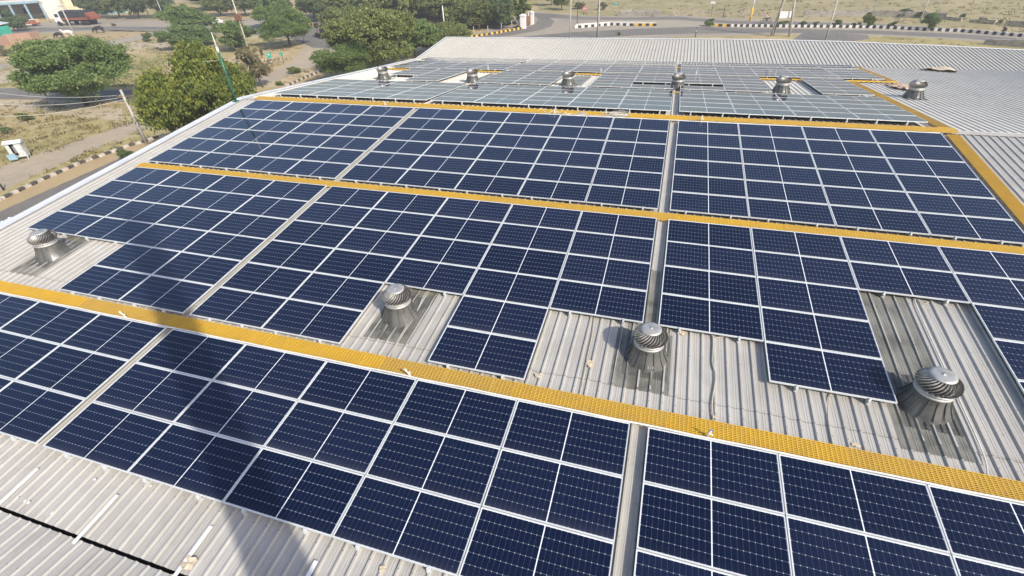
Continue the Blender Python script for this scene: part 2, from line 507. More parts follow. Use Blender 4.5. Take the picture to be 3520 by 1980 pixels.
def sheet(name, mat, up, lo, lvl, jit=.35):
    jit *= .35
    """strip of ground between two outlines given in the photograph, laid flat at its own level"""
    def res(pl, n):
        P = [g(*p) for p in pl]; L = [0]
        for a, b in zip(P, P[1:]): L.append(L[-1] + (b - a).length)
        out = []
        for k in range(n + 1):
            s = L[-1] * k / n; i = 0
            while i < len(L) - 2 and L[i + 1] < s: i += 1
            t = (s - L[i]) / max(L[i + 1] - L[i], 1e-6)
            out.append(P[i].lerp(P[i + 1], t))
        return out
    n = 70
    A, B = res(up, n), res(lo, n)
    mb = MB_(); z = GZ + .004 * lvl
    vs = []
    for a, b in zip(A, B):
        a = a + Vector((rng.uniform(-jit, jit), rng.uniform(-jit, jit), 0)); b = b + Vector((rng.uniform(-jit, jit), rng.uniform(-jit, jit), 0))
        for t in (0, .33, .66, 1): p = a.lerp(b, t); vs.append((p.x, p.y, z))
    fs = []
    for k in range(n):
        for q in range(3):
            a = k * 4 + q; fs.append((a, a + 1, a + 5, a + 4))
    mb.add(vs, fs)
    return tag(mb.build(name, mat), kind='structure')

sheet('dirt_road', M['dirtroad'], [(-300, 690), (0, 578), (130, 528), (330, 465), (500, 400), (760, 312), (860, 276), (930, 250), (1000, 215), (1040, 165), (1060, 130)],
      [(-300, 800), (0, 662), (180, 577), (330, 510), (500, 447), (640, 385), (800, 325), (880, 300), (960, 275), (1050, 242), (1120, 208), (1180, 150)], 2, .5)
sheet('verge', M['ochre'], [(-300, 815), (0, 680), (250, 566), (430, 500), (560, 462), (850, 345), (1000, 287), (1125, 234)],
      [(-300, 860), (0, 727), (200, 640), (410, 548), (560, 482), (850, 365), (1000, 305), (1150, 250)], 1, .3)
sheet('asphalt_road', M['asphalt'], [(-300, 872), (0, 728), (200, 638), (410, 546), (560, 480), (850, 362), (1000, 300)],
      [(-300, 1100), (0, 880), (200, 780), (410, 680), (560, 600), (850, 450), (1000, 380)], 3, .15)
sheet('side_road', M['asphalt'], [(-400, 306), (0, 303), (200, 303), (470, 311), (620, 318)], [(-400, 350), (0, 341), (200, 343), (470, 351), (620, 358)], 2, .3)
sheet('track', M['paved'], [(-200, 246), (0, 222), (80, 203), (310, 152), (430, 130), (560, 105), (700, 95)],
      [(-200, 272), (0, 241), (80, 218), (310, 168), (430, 147), (560, 118), (700, 108)], 3, .4)
sheet('sand_patch', M['sand'], [(345, 152), (450, 147), (585, 142)], [(345, 172), (450, 170), (585, 162)], 1, .1)
sheet('sand_strip', M['sand'], [(-200, 262), (0, 248), (90, 232), (200, 225)], [(-200, 300), (0, 288), (90, 275), (200, 262)], 1, .1)
sheet('roadside_sand', M['sand'], [(-200, 352), (0, 345), (250, 350), (420, 372)], [(-200, 380), (0, 372), (200, 395), (420, 415)], 1, .1)
sheet('ochre_field', M['ochre'], [(230, 113), (400, 104), (560, 108), (640, 118)], [(240, 135), (330, 140), (460, 128), (640, 128)], 1, .1)
sheet('road_shoulder', M['paved'], [(60, 86), (150, 78), (340, 66), (600, 68), (900, 66), (1140, 46)], [(60, 128), (150, 114), (340, 107), (600, 110), (900, 124), (1140, 100)], 1, .8)
sheet('main_road', M['asphalt'], [(-200, 118), (40, 101), (140, 95), (250, 94), (400, 91), (600, 93), (760, 98), (900, 92), (1040, 70), (1180, 58)],
      [(-200, 150), (40, 122), (140, 110), (250, 105), (400, 103), (600, 106), (760, 115), (900, 119), (1040, 98), (1180, 80)], 2, .4)
sheet('crossing_road', M['asphalt'], [(880, 96), (1000, 92), (1080, 92), (1180, 90)], [(900, 122), (1010, 135), (1080, 165), (1200, 170)], 3, .6)
sheet('meadow', M['meadow'], [(1850, -150), (2300, -190), (2800, -225), (3300, -260), (4200, -320)], [(1850, 32), (2060, 52), (2450, 58), (3000, 77), (4200, 160)], 0.5, .3)
sheet('junction', M['paved'], [(1660, 110), (1840, 38), (1960, 50), (2060, 55), (2330, 51), (2450, 60), (2700, 70), (3000, 78), (3250, 95), (3520, 112), (3800, 134)],
      [(1560, 160), (1760, 160), (1960, 158), (2060, 150), (2330, 128), (2450, 125), (2700, 118), (3000, 122), (3250, 134), (3520, 156), (3800, 185)], 1, .5)
sheet('far_road', M['asphalt'], [(1835, 44), (1900, 47), (2000, 58), (2150, 60), (2330, 57), (2520, 72), (2700, 75), (3000, 82), (3300, 99), (3520, 117), (3800, 139)],
      [(1850, 58), (1900, 62), (2000, 68), (2150, 68), (2330, 68), (2520, 82), (2700, 84), (3000, 91), (3300, 108), (3520, 127), (3800, 150)], 2, .2)
sheet('bend', M['asphalt'], [(1838, 46), (1885, 56), (1906, 75), (1892, 92), (1850, 105), (1760, 121), (1650, 134), (1560, 143)],
      [(1832, 52), (1846, 60), (1850, 70), (1840, 81), (1815, 93), (1780, 103), (1700, 114), (1560, 134)], 3, .2)
sheet('near_road', M['asphalt'], [(1760, 130), (1960, 111), (2200, 99), (2400, 92), (2600, 98), (2800, 101), (3000, 105), (3300, 117), (3520, 133), (3800, 152)],
      [(1760, 150), (1960, 136), (2200, 121), (2400, 116), (2600, 113), (2800, 113), (3000, 117), (3300, 131), (3520, 150), (3800, 176)], 3, .2)
sheet('turnoff', M['asphalt'], [(2760, 112), (2860, 113), (2980, 120)], [(2720, 140), (2860, 150), (2990, 134)], 2, .3)

# ------------------------------------------------------------------ the factory building with its ribbed roof
bld = thing('factory_building', Matrix.Identity(4), 'long low factory shed with ribbed grey metal roof slopes carrying the solar panels', 'building')
PITCH, PH = .2585, 1.972 % .2585
def ribs(x0, x1, y0, y1, z=SHEET, h=.032, pan=True, ysub=1, wob=0.0, seed=1, bw=.036):
    """trapezoidal sheet, ribs along y"""
    r_ = random.Random(seed)
    prof = []
    k0 = math.floor((x0 - PH) / PITCH) - 1
    x = PH + k0 * PITCH
    while x < x1 + PITCH:
        for dx, dz in ((-bw, 0), (-.016, h), (.016, h), (bw, 0)) + (((.098, 0), (.108, .005), (.120, 0), (.145, 0), (.155, .005), (.167, 0)) if pan else ()):
            if x0 <= x + dx <= x1: prof.append((x + dx, z + dz))
        x += PITCH
    prof = [(x0, z)] + prof + [(x1, z)]
    vs, fs = [], []
    n = len(prof)
    for j in range(ysub + 1):
        for (px, pz) in prof:
            vs.append((px, y0 + (y1 - y0) * j / ysub, pz + (r_.uniform(-wob, wob) if wob else 0)))
    for j in range(ysub):
        for i in range(n - 1):
            fs.append((j * n + i, j * n + i + 1, (j + 1) * n + i + 1, (j + 1) * n + i))
    return vs, fs
XL, XR = -11.0, 46.0
def roofpart(name, mat, vf, M4):
    return MB_().add(*vf).build(name, mat, bld, M4)
roofpart('roof_slope', M['roofA'], ribs(XL, XR, 1.0, SR - .05, h=.038, ysub=14, wob=.0012), MA)
roofpart('roof_slope', M['roofA'], ribs(XL, XR, -4.575, 1.05, z=SHEET - .004, h=.038, ysub=6, wob=.0012), MA)
roofpart('roof_slope', M['roofB'], ribs(XL, XR, .03, 21.2, h=.036, pan=False, bw=.034, ysub=16, wob=.0012), MB)
# far bare slope: its ridge line settles a little toward the right
CPROF = [(-11, 6.95), (18, 6.95), (24, 6.55), (30, 5.7), (36, 4.6), (46, 3.2)]
def cl(x):
    for (a, b), (c, d) in zip(CPROF, CPROF[1:]):
        if a <= x <= c: return b + (d - b) * (x - a) / (c - a)
    return CPROF[-1][1]
vs, fs = ribs(XL, XR, -.12, 1, z=.02, h=.050, pan=False)
vs = [(x, (y if y < 0 else cl(x)), z) for x, y, z in vs]
roofpart('roof_slope', M['roofC'], (vs, fs), MC)
roofpart('roof_slope', M['roofA'], ribs(XL, XR, -12.0, -.04, z=0.01, ysub=6, wob=.001), MN)
# gutter in the near valley, straps across it
gu = MB_().box(((XL + XR) / 2, -.0, -.16), (XR - XL, .30, .02))
gu.box(((XL + XR) / 2, -.16, -.08), (XR - XL, .02, .16)).box(((XL + XR) / 2, .16, -.08), (XR - XL, .02, .16))
gu.build('gutter', M['rust'], bld, T(0, GUT.y, GUT.z - .05))
gs = MB_()
for sx in (-6.2, -4.1, -1.9, .27, 2.40, 4.62, 6.8, 9.0, 11.2, 13.3):
    st = MB_().box((0, .30, .048), (.075, .90, .006)).box((0, -.15, .030), (.055, .006, .035))
    st.build('gutter_strap', M['white'], bld, MA @ T(sx, -4.56, SHEET))
# white verge trims along the left edge
def trim(M4, y0, y1, ny=1):
    t = MB_()
    t.box((XL + .06, (y0 + y1) / 2, SHEET + .055), (.13, y1 - y0, .012)).box((XL + .26, (y0 + y1) / 2, SHEET + .043), (.27, y1 - y0, .008))
    t.box((XL - .006, (y0 + y1) / 2, SHEET - .04), (.012, y1 - y0, .20))
    t.build('verge_trim', M['trim'], bld, M4)
trim(MA, -4.5, SR - .02); trim(MB, .02, 21.0)
MB_().box((XL + .07, 3.4, .07), (.16, 7.1, .012)).box((XL - .01, 3.4, -.03), (.012, 7.1, .2)).build('verge_trim', M['trim'], bld, MC)
rc = MB_()
for (a, b), (c, d) in zip(CPROF, CPROF[1:]):
    for s in (0,):
        rc.add([(a, b - .16, .062), (c, d - .16, .062), (c, d, .082), (a, b, .082), (a, b + .05, -.25), (c, d + .05, -.25)], [(0, 1, 2, 3), (3, 2, 5, 4)])
        rc.add([(a, b - .16, .05), (c, d - .16, .05), (c, d - .16, .062), (a, b - .16, .062)], [(0, 1, 2, 3)])
rc.build('ridge_cap', M['trim'], bld, MC)
rcap = MB_()
for s in (-1, 1):
    pass
rcap.add([(XL, SR - .24, SHEET + .034), (XR, SR - .24, SHEET + .034), (XR, SR, SHEET + .046), (XL, SR, SHEET + .046)], [(0, 1, 2, 3)])
rcap.build('ridge_cap', M['roofA'], bld, MA)
MB_().add([(XL, 0, SHEET + .046), (XR, 0, SHEET + .046), (XR, .24, SHEET + .034), (XL, .24, SHEET + .034)], [(0, 1, 2, 3)]).build('ridge_cap', M['roofB'], bld, MB)
# lean-to canopy ends showing beyond the left verge
cvs, cfs = ribs(-9.0, 3.6, 0, .75, z=0, pan=False)
MB_().add([(XL - .62 + y, x, -.30 + z) for x, y, z in cvs], [f[::-1] for f in cfs]).build('canopy', M['trim'], bld, MA)
# walls
w = MB_()
pr = [MN @ Vector((0, -12, -.05)), GUT + Vector((0, 0, -.25)), MA @ Vector((0, SR, -.22)), VAL + Vector((0, 0, -.1)), MC @ Vector((0, 6.8, -.06))]
for X in (XL + .12, XR - .2):
    vv = []; ff = []
    for p in pr: vv += [(X, p.y, GZ - .2), (X, p.y, p.z)]
    for k in range(len(pr) - 1): ff.append((2 * k, 2 * k + 2, 2 * k + 3, 2 * k + 1))
    w.add(vv, ff)
for p in (pr[0],):
    w.add([(XL + .12, p.y, GZ - .2), (XR - .2, p.y, GZ - .2), (XR - .2, p.y, p.z - .02), (XL + .12, p.y, p.z - .02)], [(0, 1, 2, 3)])
for (a, b), (c, d) in zip(CPROF, CPROF[1:]):
    p, q = MC @ Vector((a, b + .02, 0)), MC @ Vector((c, d + .02, 0))
    w.add([(p.x, p.y, GZ - .2), (q.x, q.y, GZ - .2), (q.x, q.y, q.z + .03), (p.x, p.y, p.z + .03)], [(0, 1, 2, 3)])
w.build('wall', M['palewall'], bld)

# ------------------------------------------------------------------ solar panels
PX, PY, GL, GG, W1, W2 = 2.298, 1.1488, .205, .327, .528, .563
PW, PD = 2.278, 1.134
XB, XC, XD = -4 * PX - GL, 0.0, 5 * PX + GG
fm = MB_()
fw = .018; ht = .035
for sy in (-1, 1):
    fm.box((0, sy * (PD / 2 - fw / 2), -ht / 2), (PW, fw, ht))
for sx in (-1, 1):
    fm.box((sx * (PW / 2 - fw / 2), 0, -ht / 2), (fw, PD - 2 * fw, ht))
ME_FRAME = fm.mesh('frame', M['frame'])
cm = MB_().box((0, 0, -.008), (PW - 2 * fw + .001, PD - 2 * fw + .001, .006))
ME_CELL = cm.mesh('cell_sheet', M['cells'])
def loc_attr(me, pts):
    at = me.attributes.new('loc', 'FLOAT_VECTOR', 'POINT')
    at.data.foreach_set('vector', [c for p in pts for c in p])
loc_attr(ME_CELL, [tuple(v.co) for v in ME_CELL.vertices])

ORD = ['zeroth', 'first', 'second', 'third', 'fourth', 'fifth', 'sixth', 'seventh', 'eighth']
slots = []       # (matrix, label)
def colinfo(blk, k):
    if blk == 'b': return XB + k * PX + PX / 2, '%s column left of narrow aisle' % ORD[4 - k]
    if blk == 'c': return XC + k * PX + PX / 2, '%s column left of wide aisle' % ORD[5 - k]
    return XD + k * PX + PX / 2, '%s column right of wide aisle' % ORD[k + 1]
COLS = [('b', i) for i in range(4)] + [('c', i) for i in range(5)] + [('d', i) for i in range(4)]
def field(M4, ytop, nrow, skip, name, cols=COLS, PY=PY):
    """rows counted downward in the photograph from the far edge"""
    for blk, k in cols:
        X, cn = colinfo(blk, k)
        for r in range(nrow):
            if (blk + str(k + 1), r + 1) in skip: continue
            slots.append((M4, X, ytop - r * PY - PY / 2, 'solar panel, %s row %s, %s' % (ORD[r + 1], name, cn), blk, k, r))
sk2 = {(c, r) for c in ('b1', 'b2', 'c3', 'c5', 'd1') for r in (5, 6)} | {('d2', 6)} | {('d3', r) for r in (3, 4, 5, 6)}
# the upper rows of c3 stay; only its lower two are left out for the ventilator
TOP1, TOP2 = 0.0, W1 + 6 * PY
PY3 = PY + .024
TOP3 = TOP2 + W2 - .05 + 6 * PY3
field(MA, TOP1, 3, set(), 'below nearest walkway')
field(MA, TOP2, 6, sk2, 'below second walkway')
field(MA, TOP3, 6, set(), 'below ridge walkway', PY=PY3)
S4 = .72
S5 = S4 + 5 * PY + .58
S6 = S5 + 5 * PY + .553
S7 = S6 + 4 * PY + .57
sk5 = {('b1', r) for r in range(1, 6)} | {('b2', 4), ('b2', 5), ('c5', 4), ('d1', 4)} | {(c, r) for c in ('b4', 'c3', 'd3') for r in range(1, 6)}
COLS5 = COLS + [('d', 4)]
field(MB, S4 + 5 * PY, 5, set(), 'of first field past ridge')
field(MB, S5 + 5 * PY, 5, sk5, 'of second field past ridge')
field(MB, S6 + 4 * PY, 4, set(), 'of third field past ridge', COLS5)
field(MB, S7 + 2 * PY, 2, set(), 'of farthest field past ridge', COLS5)
prng = random.Random(3)
scored = []
for s in slots:
    M4, X, Y = s[:3]
    cs = [proj(M4 @ Vector((X + a * PW / 2, Y + b * PD / 2, 0))) for a, b in ((-1, -1), (1, -1), (1, 1), (-1, 1))]
    inside = any(-20 < c[0] < 3540 and -20 < c[1] < 2000 and c[2] > 0 for c in cs)
    area = 0
    cx = [(min(max(c[0], 0), 3520), min(max(c[1], 0), 1980)) for c in cs]
    for i in range(4):
        a, b = cx[i], cx[(i + 1) % 4]; area += a[0] * b[1] - a[1] * b[0]
    scored.append((abs(area) / 2 if inside and min(c[2] for c in cs) > 0 else 0, s))
scored.sort(key=lambda t: -t[0])
root = None
for i, (a, s) in enumerate(scored[:300]):
    M4, X, Y, lab = s[:4]
    jit = Matrix.Rotation(R(prng.uniform(-.25, .25)), 4, 'X') @ Matrix.Rotation(R(prng.uniform(-.2, .2)), 4, 'Y')
    mt = M4 @ T(X + prng.uniform(-.003, .003), Y + prng.uniform(-.002, .002), prng.uniform(-.002, .002) + (.045 if M4 is MB else 0)) @ jit @ Matrix.Diagonal((1, 1.0065 if M4 is MB else 1, 1, 1))
    if root is None:
        root = thing('solar_panel', mt, lab, 'solar panel', 'solar panels in rows on the roof')
        kid(obj('frame', ME_FRAME, root), root); kid(obj('cell_sheet', ME_CELL, root), root)
    else:
        copy_tree(root, mt, lab)
vfar, ffar, mfar, lfar = [], [], [], []
for a, s in scored[300:]:
    mt = s[0] @ T(s[1], s[2], .045)
    for src, mi in ((ME_FRAME, 0), (ME_CELL, 1)):
        o = len(vfar)
        for v in src.vertices:
            vfar.append(tuple(mt @ v.co)); lfar.append(tuple(v.co))
        for p in src.polygons:
            ffar.append([i + o for i in p.vertices]); mfar.append(mi)
mef = bpy.data.meshes.new('solar_panels')
mef.from_pydata(vfar, [], ffar)
mef.materials.append(M['frame']); mef.materials.append(M['cells'])
mef.polygons.foreach_set('material_index', mfar)
loc_attr(mef, lfar)
tag(obj('solar_panels', mef), 'farthest rows of grey glinting solar panels, packed together before the cream slope', 'solar panel', 'solar panels in rows on the roof', 'stuff')

# ------------------------------------------------------------------ rails under the panels
def clampmesh():
    b = MB_().box((0, -.012, -.018), (.045, .03, .05)).box((0, .012, .004), (.045, .035, .006))
    return b.mesh('end_clamp', M['frame'])
ME_CLAMP = clampmesh()
RAILS = {}
def railmesh(n):
    if n not in RAILS:
        L = n * PY + .05
        b = MB_().box((0, L / 2 - .06, -.057), (.036, L, .042))
        y = -.02
        while y < L - .1:
            b.box((.0, y, -.115), (.05, .05, .09)).box((0, y, -.135), (.075, .07, .012)); y += 1.03
        RAILS[n] = b.mesh('mounting_rail', M['alu'])
    return RAILS[n]
present = {}
for s in slots:
    key = (0 if s[0] is MA else 1, s[4], s[5]); present.setdefault((key[0], s[3].split('row ')[1].split(',')[0], s[4], s[5]), []).append((s[2], s[1], s[3]))
rail_root = None
for (pl, fname, blk, k), lst in present.items():
    lst.sort()
    runs = [[lst[0]]]
    for a in lst[1:]:
        if a[0] - runs[-1][-1][0] < PY * 1.3: runs[-1].append(a)
        else: runs.append([a])
    for ri, run in enumerate(runs):
        X = run[0][1]; y0 = run[0][0] - PD / 2
        colname = run[0][2].split(', ')[2]
        for side, sn in ((-.58, 'left'), (.57, 'right')):
            Xr = PH + round((X + side - PH) / PITCH) * PITCH       # rails sit on a rib
            mt = (MA if pl == 0 else MB) @ T(Xr, y0, .045 * pl)
            p = proj(mt.translation)
            if not (-60 < p[0] < 3580 and -20 < p[1] < 2040 and p[2] > 0): continue
            lab = '%s rail end under %s%s, %s' % (sn, 'upper ' if ri else '', colname, fname)
            o = obj('mounting_rail', railmesh(len(run)), None, mt)
            tag(o, lab, 'mounting rail', 'mounting rails under the solar panels')
            obj('end_clamp', ME_CLAMP, o, T(0, -.012, 0))

# ------------------------------------------------------------------ yellow walkways
def grating(L, W=.40):
    b = MB_(); h = .03
    n = 10
    for i in range(n + 1):
        b.box((0, -W / 2 + .007 + i * (W - .014) / n, -h / 2), (L - .022, .013, h))
    m = int(round(L / .078))
    for i in range(m + 1):
        b.box((-L / 2 + .01 + i * (L - .02) / m, 0, -h / 2 - .002), (.013, W - .003, h - .006))
    return b.mesh('grating_panel', M['yellow'])
ME_GR = grating(3.05)
ME_FOOT = MB_().box((0, 0, -.07), (.36, .04, .075)).mesh('support_foot', M['alu'])
def walkway(M4, x0, x1, yc, label, along_y=False, z=-.055):
    base = M4 @ T(x0, yc, z) if not along_y else M4 @ T(yc, x0, z) @ Matrix.Rotation(R(90), 4, 'Z')
    o = thing('walkway', base, label, 'walkway', 'yellow grating walkways')
    L = x1 - x0; n = max(1, round(L / 3.05)); st = L / n
    for i in range(n):
        c = obj('grating_panel', ME_GR, o, T((i + .5) * st, 0, prng.uniform(-.004, .004)) @ Matrix.Diagonal((st / 3.05, 1, 1, 1)))
        for q in (.15, .5, .85):
            obj('support_foot', ME_FOOT, o, T((i + q) * st, 0, .0) @ Matrix.Rotation(R(90), 4, 'Z'))
    return o
walkway(MA, -9.9, 21.6, .27, 'yellow grating walkway nearest the viewer, in front of the four big ventilators')
walkway(MA, -9.62, 21.2, TOP2 + .22, 'second yellow grating walkway, crossing the roof amid the blue panels')
walkway(MA, -9.7, 21.6, TOP3 + .33, 'yellow grating walkway along the roof ridge with a tangled cable coil', z=-.005)
walkway(MA, .5, TOP3 + .05, 21.42, 'yellow grating walkway running upslope along the right edge of blue panels', True)
walkway(MB, .35, S6 - .6, 21.42, 'yellow walkway along the right side of grey panels past the ridge', True)
walkway(MB, -9.4, 21.0, S5 - .27, 'yellow walkway mostly hidden between first and second grey panel fields', z=-.10)
walkway(MB, -9.4, 23.9, S6 - .28, 'yellow walkway behind the far row of ventilators')
walkway(MB, S6 - .05, 20.7, 23.68, 'short yellow walkway reaching the cream slope at far right', True)
walkway(MB, -9.4, 23.4, S7 - .28, 'yellow walkway glimpsed in the aisle before the farthest panel rows', z=-.10)

# pipes with their taps
def invA(px, py, z=0.0):
    n = MA.to_3x3() @ Vector((0, 0, 1)); p0 = MA @ Vector((0, 0, z)); d = ray(px, py)
    P = CAM + d * ((p0 - CAM).dot(n) / d.dot(n)); return MA.inverted() @ P
def invB(px, py, z=0.0):
    n = MB.to_3x3() @ Vector((0, 0, 1)); p0 = MB @ Vector((0, 0, z)); d = ray(px, py)
    P = CAM + d * ((p0 - CAM).dot(n) / d.dot(n)); return MB.inverted() @ P
def line_pipe(M4, x0, x1, y, z, r, label):
    pts = [(x0 + (x1 - x0) * i / 60, y + .006 * math.sin(i * 1.7), z + .004 * math.sin(i * 2.3)) for i in range(61)]
    o = MB_().tube(pts, r, 8).build('water_pipe', M['pvc'], None, M4)
    return tag(o, label, 'pipe')
line_pipe(MA, -9.6, 21.5, .045, -.035, .020, 'long cream water pipe laid along the front edge of the nearest walkway')
line_pipe(MA, -9.4, 21.0, TOP3 + .045, -.03, .018, 'long cream water pipe laid along the front edge of the ridge walkway')
tap_root = None
for (px, py, M4, inv, yy, lab, tilt) in (
        (436, 1090, MA, invA, .07, 'white water tap leaning on nearest walkway, close to the narrow aisle', .5),
        (1412, 1290, MA, invA, .07, 'white water tap on nearest walkway in front of the lone projecting panels', .45),
        (2430, 1495, MA, invA, .07, 'white water tap with blue handle on nearest walkway, right of wide aisle', .15),
        (1325, 362, MA, invA, TOP3 + .07, 'white water tap on ridge walkway, left of the narrow aisle', .35),
        (1903, 392, MA, invA, TOP3 + .07, 'white water tap among loose wires on ridge walkway', .2),
        (2411, 405, MA, invA, TOP3 + .07, 'white water tap on ridge walkway just right of wide aisle', 0.),
        (1655, 252, MB, invB, S6 - .35, 'slim white water tap beyond the ventilator next to the narrow aisle', 0.),
        (2060, 258, MB, invB, S6 - .35, 'slim white water tap right of the middle far ventilator', 0.),
        (2391, 264, MB, invB, S6 - .35, 'slim white water tap standing just right of wide aisle, far slope', .05)):
    X = inv(px, py, -.03).x
    mt = M4 @ T(X, yy, -.05) @ Matrix.Rotation(tilt, 4, 'Y') if True else None
    if lab.startswith('white water tap leaning') or 'lone' in lab: mt = M4 @ T(X, yy, -.05) @ Matrix.Rotation(-tilt, 4, 'Y')
    o = thing('water_tap', mt, lab, 'tap', 'white taps along the water pipes')
    hh = .34 if M4 is MB else .20
    MB_().tube([(0, 0, 0), (0, 0, hh)], .017, 8).tube([(0, 0, hh * .6), (.05, 0, hh * .62), (.075, 0, hh * .5)], .015, 8).lathe([(.024, hh), (.026, hh + .02), (.012, hh + .03)], 8).build('riser', M['pvc'], o)
    MB_().box((0, 0, hh + .04), (.09, .018, .012)).build('handle', M['blue'] if 'blue' in lab else M['pvc'], o)

# cables over the bare sheets
def cable(pts, lab, r=.011, mat='cable'):
    P = []
    for (x, y) in pts:
        p = invA(x, y, SHEET + .04); P.append(Vector((p.x, p.y, SHEET + .036)))
    Q = []
    for i in range(len(P) - 1):
        for k in range(6):
            t = k / 6; a = P[max(i - 1, 0)]; b = P[i]; c = P[i + 1]; d = P[min(i + 2, len(P) - 1)]
            Q.append(.5 * ((2 * b) + (c - a) * t + (2 * a - 5 * b + 4 * c - d) * t * t + (3 * b - a - 3 * c + d) * t ** 3))
    Q.append(P[-1])
    tag(MB_().tube(Q, r, 6).build('cable', M[mat], None, MA), lab, 'cable', 'cables over the bare roof sheets')
q = lambda u, v: (1700 + u / 2.862, 1000 + v / 2.862)
r1 = lambda u, v: (2620 + u / 2.862, 1000 + v / 2.862)
mm = lambda u, v: (850 + u / 2.862, 1000 + v / 2.862)
cable([q(985, 240), q(962, 420), q(915, 640), q(885, 800), q(838, 1030)], 'thin beige cable across the bare sheets left of the centre ventilator')
cable([q(2120, 420), q(2150, 470), q(2145, 700), q(2175, 850), q(2140, 1100), q(2160, 1320)], 'thick wavy beige cable right of the centre ventilator', .017)
cable([q(2150, 472), q(2200, 455), q(2260, 450)], 'short beige cable branch tucked under the panel edge', .012)
cable([r1(680, 1005), r1(655, 1080), r1(650, 1250), r1(680, 1430), r1(705, 1540)], 'thin beige cable below the lowest panel, left of the right ventilator')
cable([r1(1500, 75), r1(1520, 150), r1(1650, 440), r1(1830, 830), r1(1990, 1180), r1(2100, 1420), r1(2195, 1660), r1(2225, 1850)], 'long grey cable running down beside the rightmost near ventilator', .014, 'greycable')
cable([r1(1510, 78), r1(1580, 122), r1(1642, 108)], 'small loop of cable under the panels above the rightmost near ventilator', .010)
cable([mm(1762, 5), mm(1728, 60), mm(1640, 260), mm(1480, 500), mm(1415, 650)], 'beige cable trailing past the ventilator nearest the narrow aisle')
# tangled coil on the ridge walkway
crng = random.Random(5)
cp = invA(2122, 391, -.02)
pts = []
for i in range(190):
    a = i * .23; rr = .30 + .10 * math.sin(i * .37) + crng.uniform(-.02, .02)
    pts.append((cp.x + .12 * math.sin(i * .11) + rr * 1.45 * math.cos(a), TOP3 + .27 + .10 * math.cos(i * .07) + rr * .50 * math.sin(a), -.03 + .05 + .05 * math.sin(i * .53) + crng.uniform(0, .02)))
for k in range(28):
    pts.append((cp.x - .45 - k * .10, TOP3 + .10 + .05 * math.sin(k * .9), -.015 + .02 * abs(math.sin(k * 1.3))))
tag(MB_().tube(pts, .011, 5).build('cable_coil', M['greycable'], None, MA), 'tangled coil of pale grey cable dumped on the ridge walkway', 'cable')
cx = invA(1890, 390, -.02).x
pts = [(cx - .55 + k * .06, TOP3 + .12 + .16 * math.sin(k * .52), .0 + .14 * max(0, math.sin(k * .7))) for k in range(26)]
tag(MB_().tube(pts, .009, 5).build('cable', M['pvc'], None, MA), 'loose cream wire looping over the ridge walkway', 'cable')
cx = invA(2330, 400, -.02).x
pts = [(cx + k * .09, TOP3 + .42 - .30 * (k / 18) + .03 * math.sin(k), -.03 + .02 * abs(math.sin(k * .8))) for k in range(19)]
tag(MB_().tube(pts, .008, 5).build('cable', M['darksteel'], None, MA), 'thin dark wire slanting over the ridge walkway at the wide aisle', 'cable')
cx = invA(1997, 390, -.02).x
rg = MB_()
rv = []
for j in range(5):
    for i in range(9):
        t = i / 8 - .5
        rv.append((cx + t * (.62 - .05 * j), TOP3 + .08 + j * .095, -.03 + .035 * (1 - abs(t) * 1.3) + crng.uniform(-.012, .012)))
rg.add(rv, [(j * 9 + i, j * 9 + i + 1, j * 9 + i + 10, j * 9 + i + 9) for j in range(4) for i in range(8)], smooth=True)
tag(rg.build('cloth', M['concdark'], None, MA), 'grey rag draped over the ridge walkway left of the cable coil', 'cloth')

# skylight sheets (parts of the roof)
for x0, x1, y0, y1 in ((11.15, 12.12, 2.5, 5.05), (10.93, 12.18, .95, 2.7), (16.42, 17.46, 2.3, 5.25), (16.3, 17.46, .75, 2.5), (4.92, 6.15, 1.0, 3.1), (-7.6, -6.5, .95, 2.9)):
    roofpart('skylight_sheet', M['skylight'], ribs(x0, x1, y0, y1, z=SHEET + .006, ysub=4, wob=.001), MA)
for x0, x1, y0, y1 in ((-.9, .15, 8.3, 12.6), (5.1, 6.2, 8.3, 12.6)):
    roofpart('skylight_sheet', M['skylight'], ribs(x0, x1, y0, y1, z=SHEET + .006, ysub=3), MB)

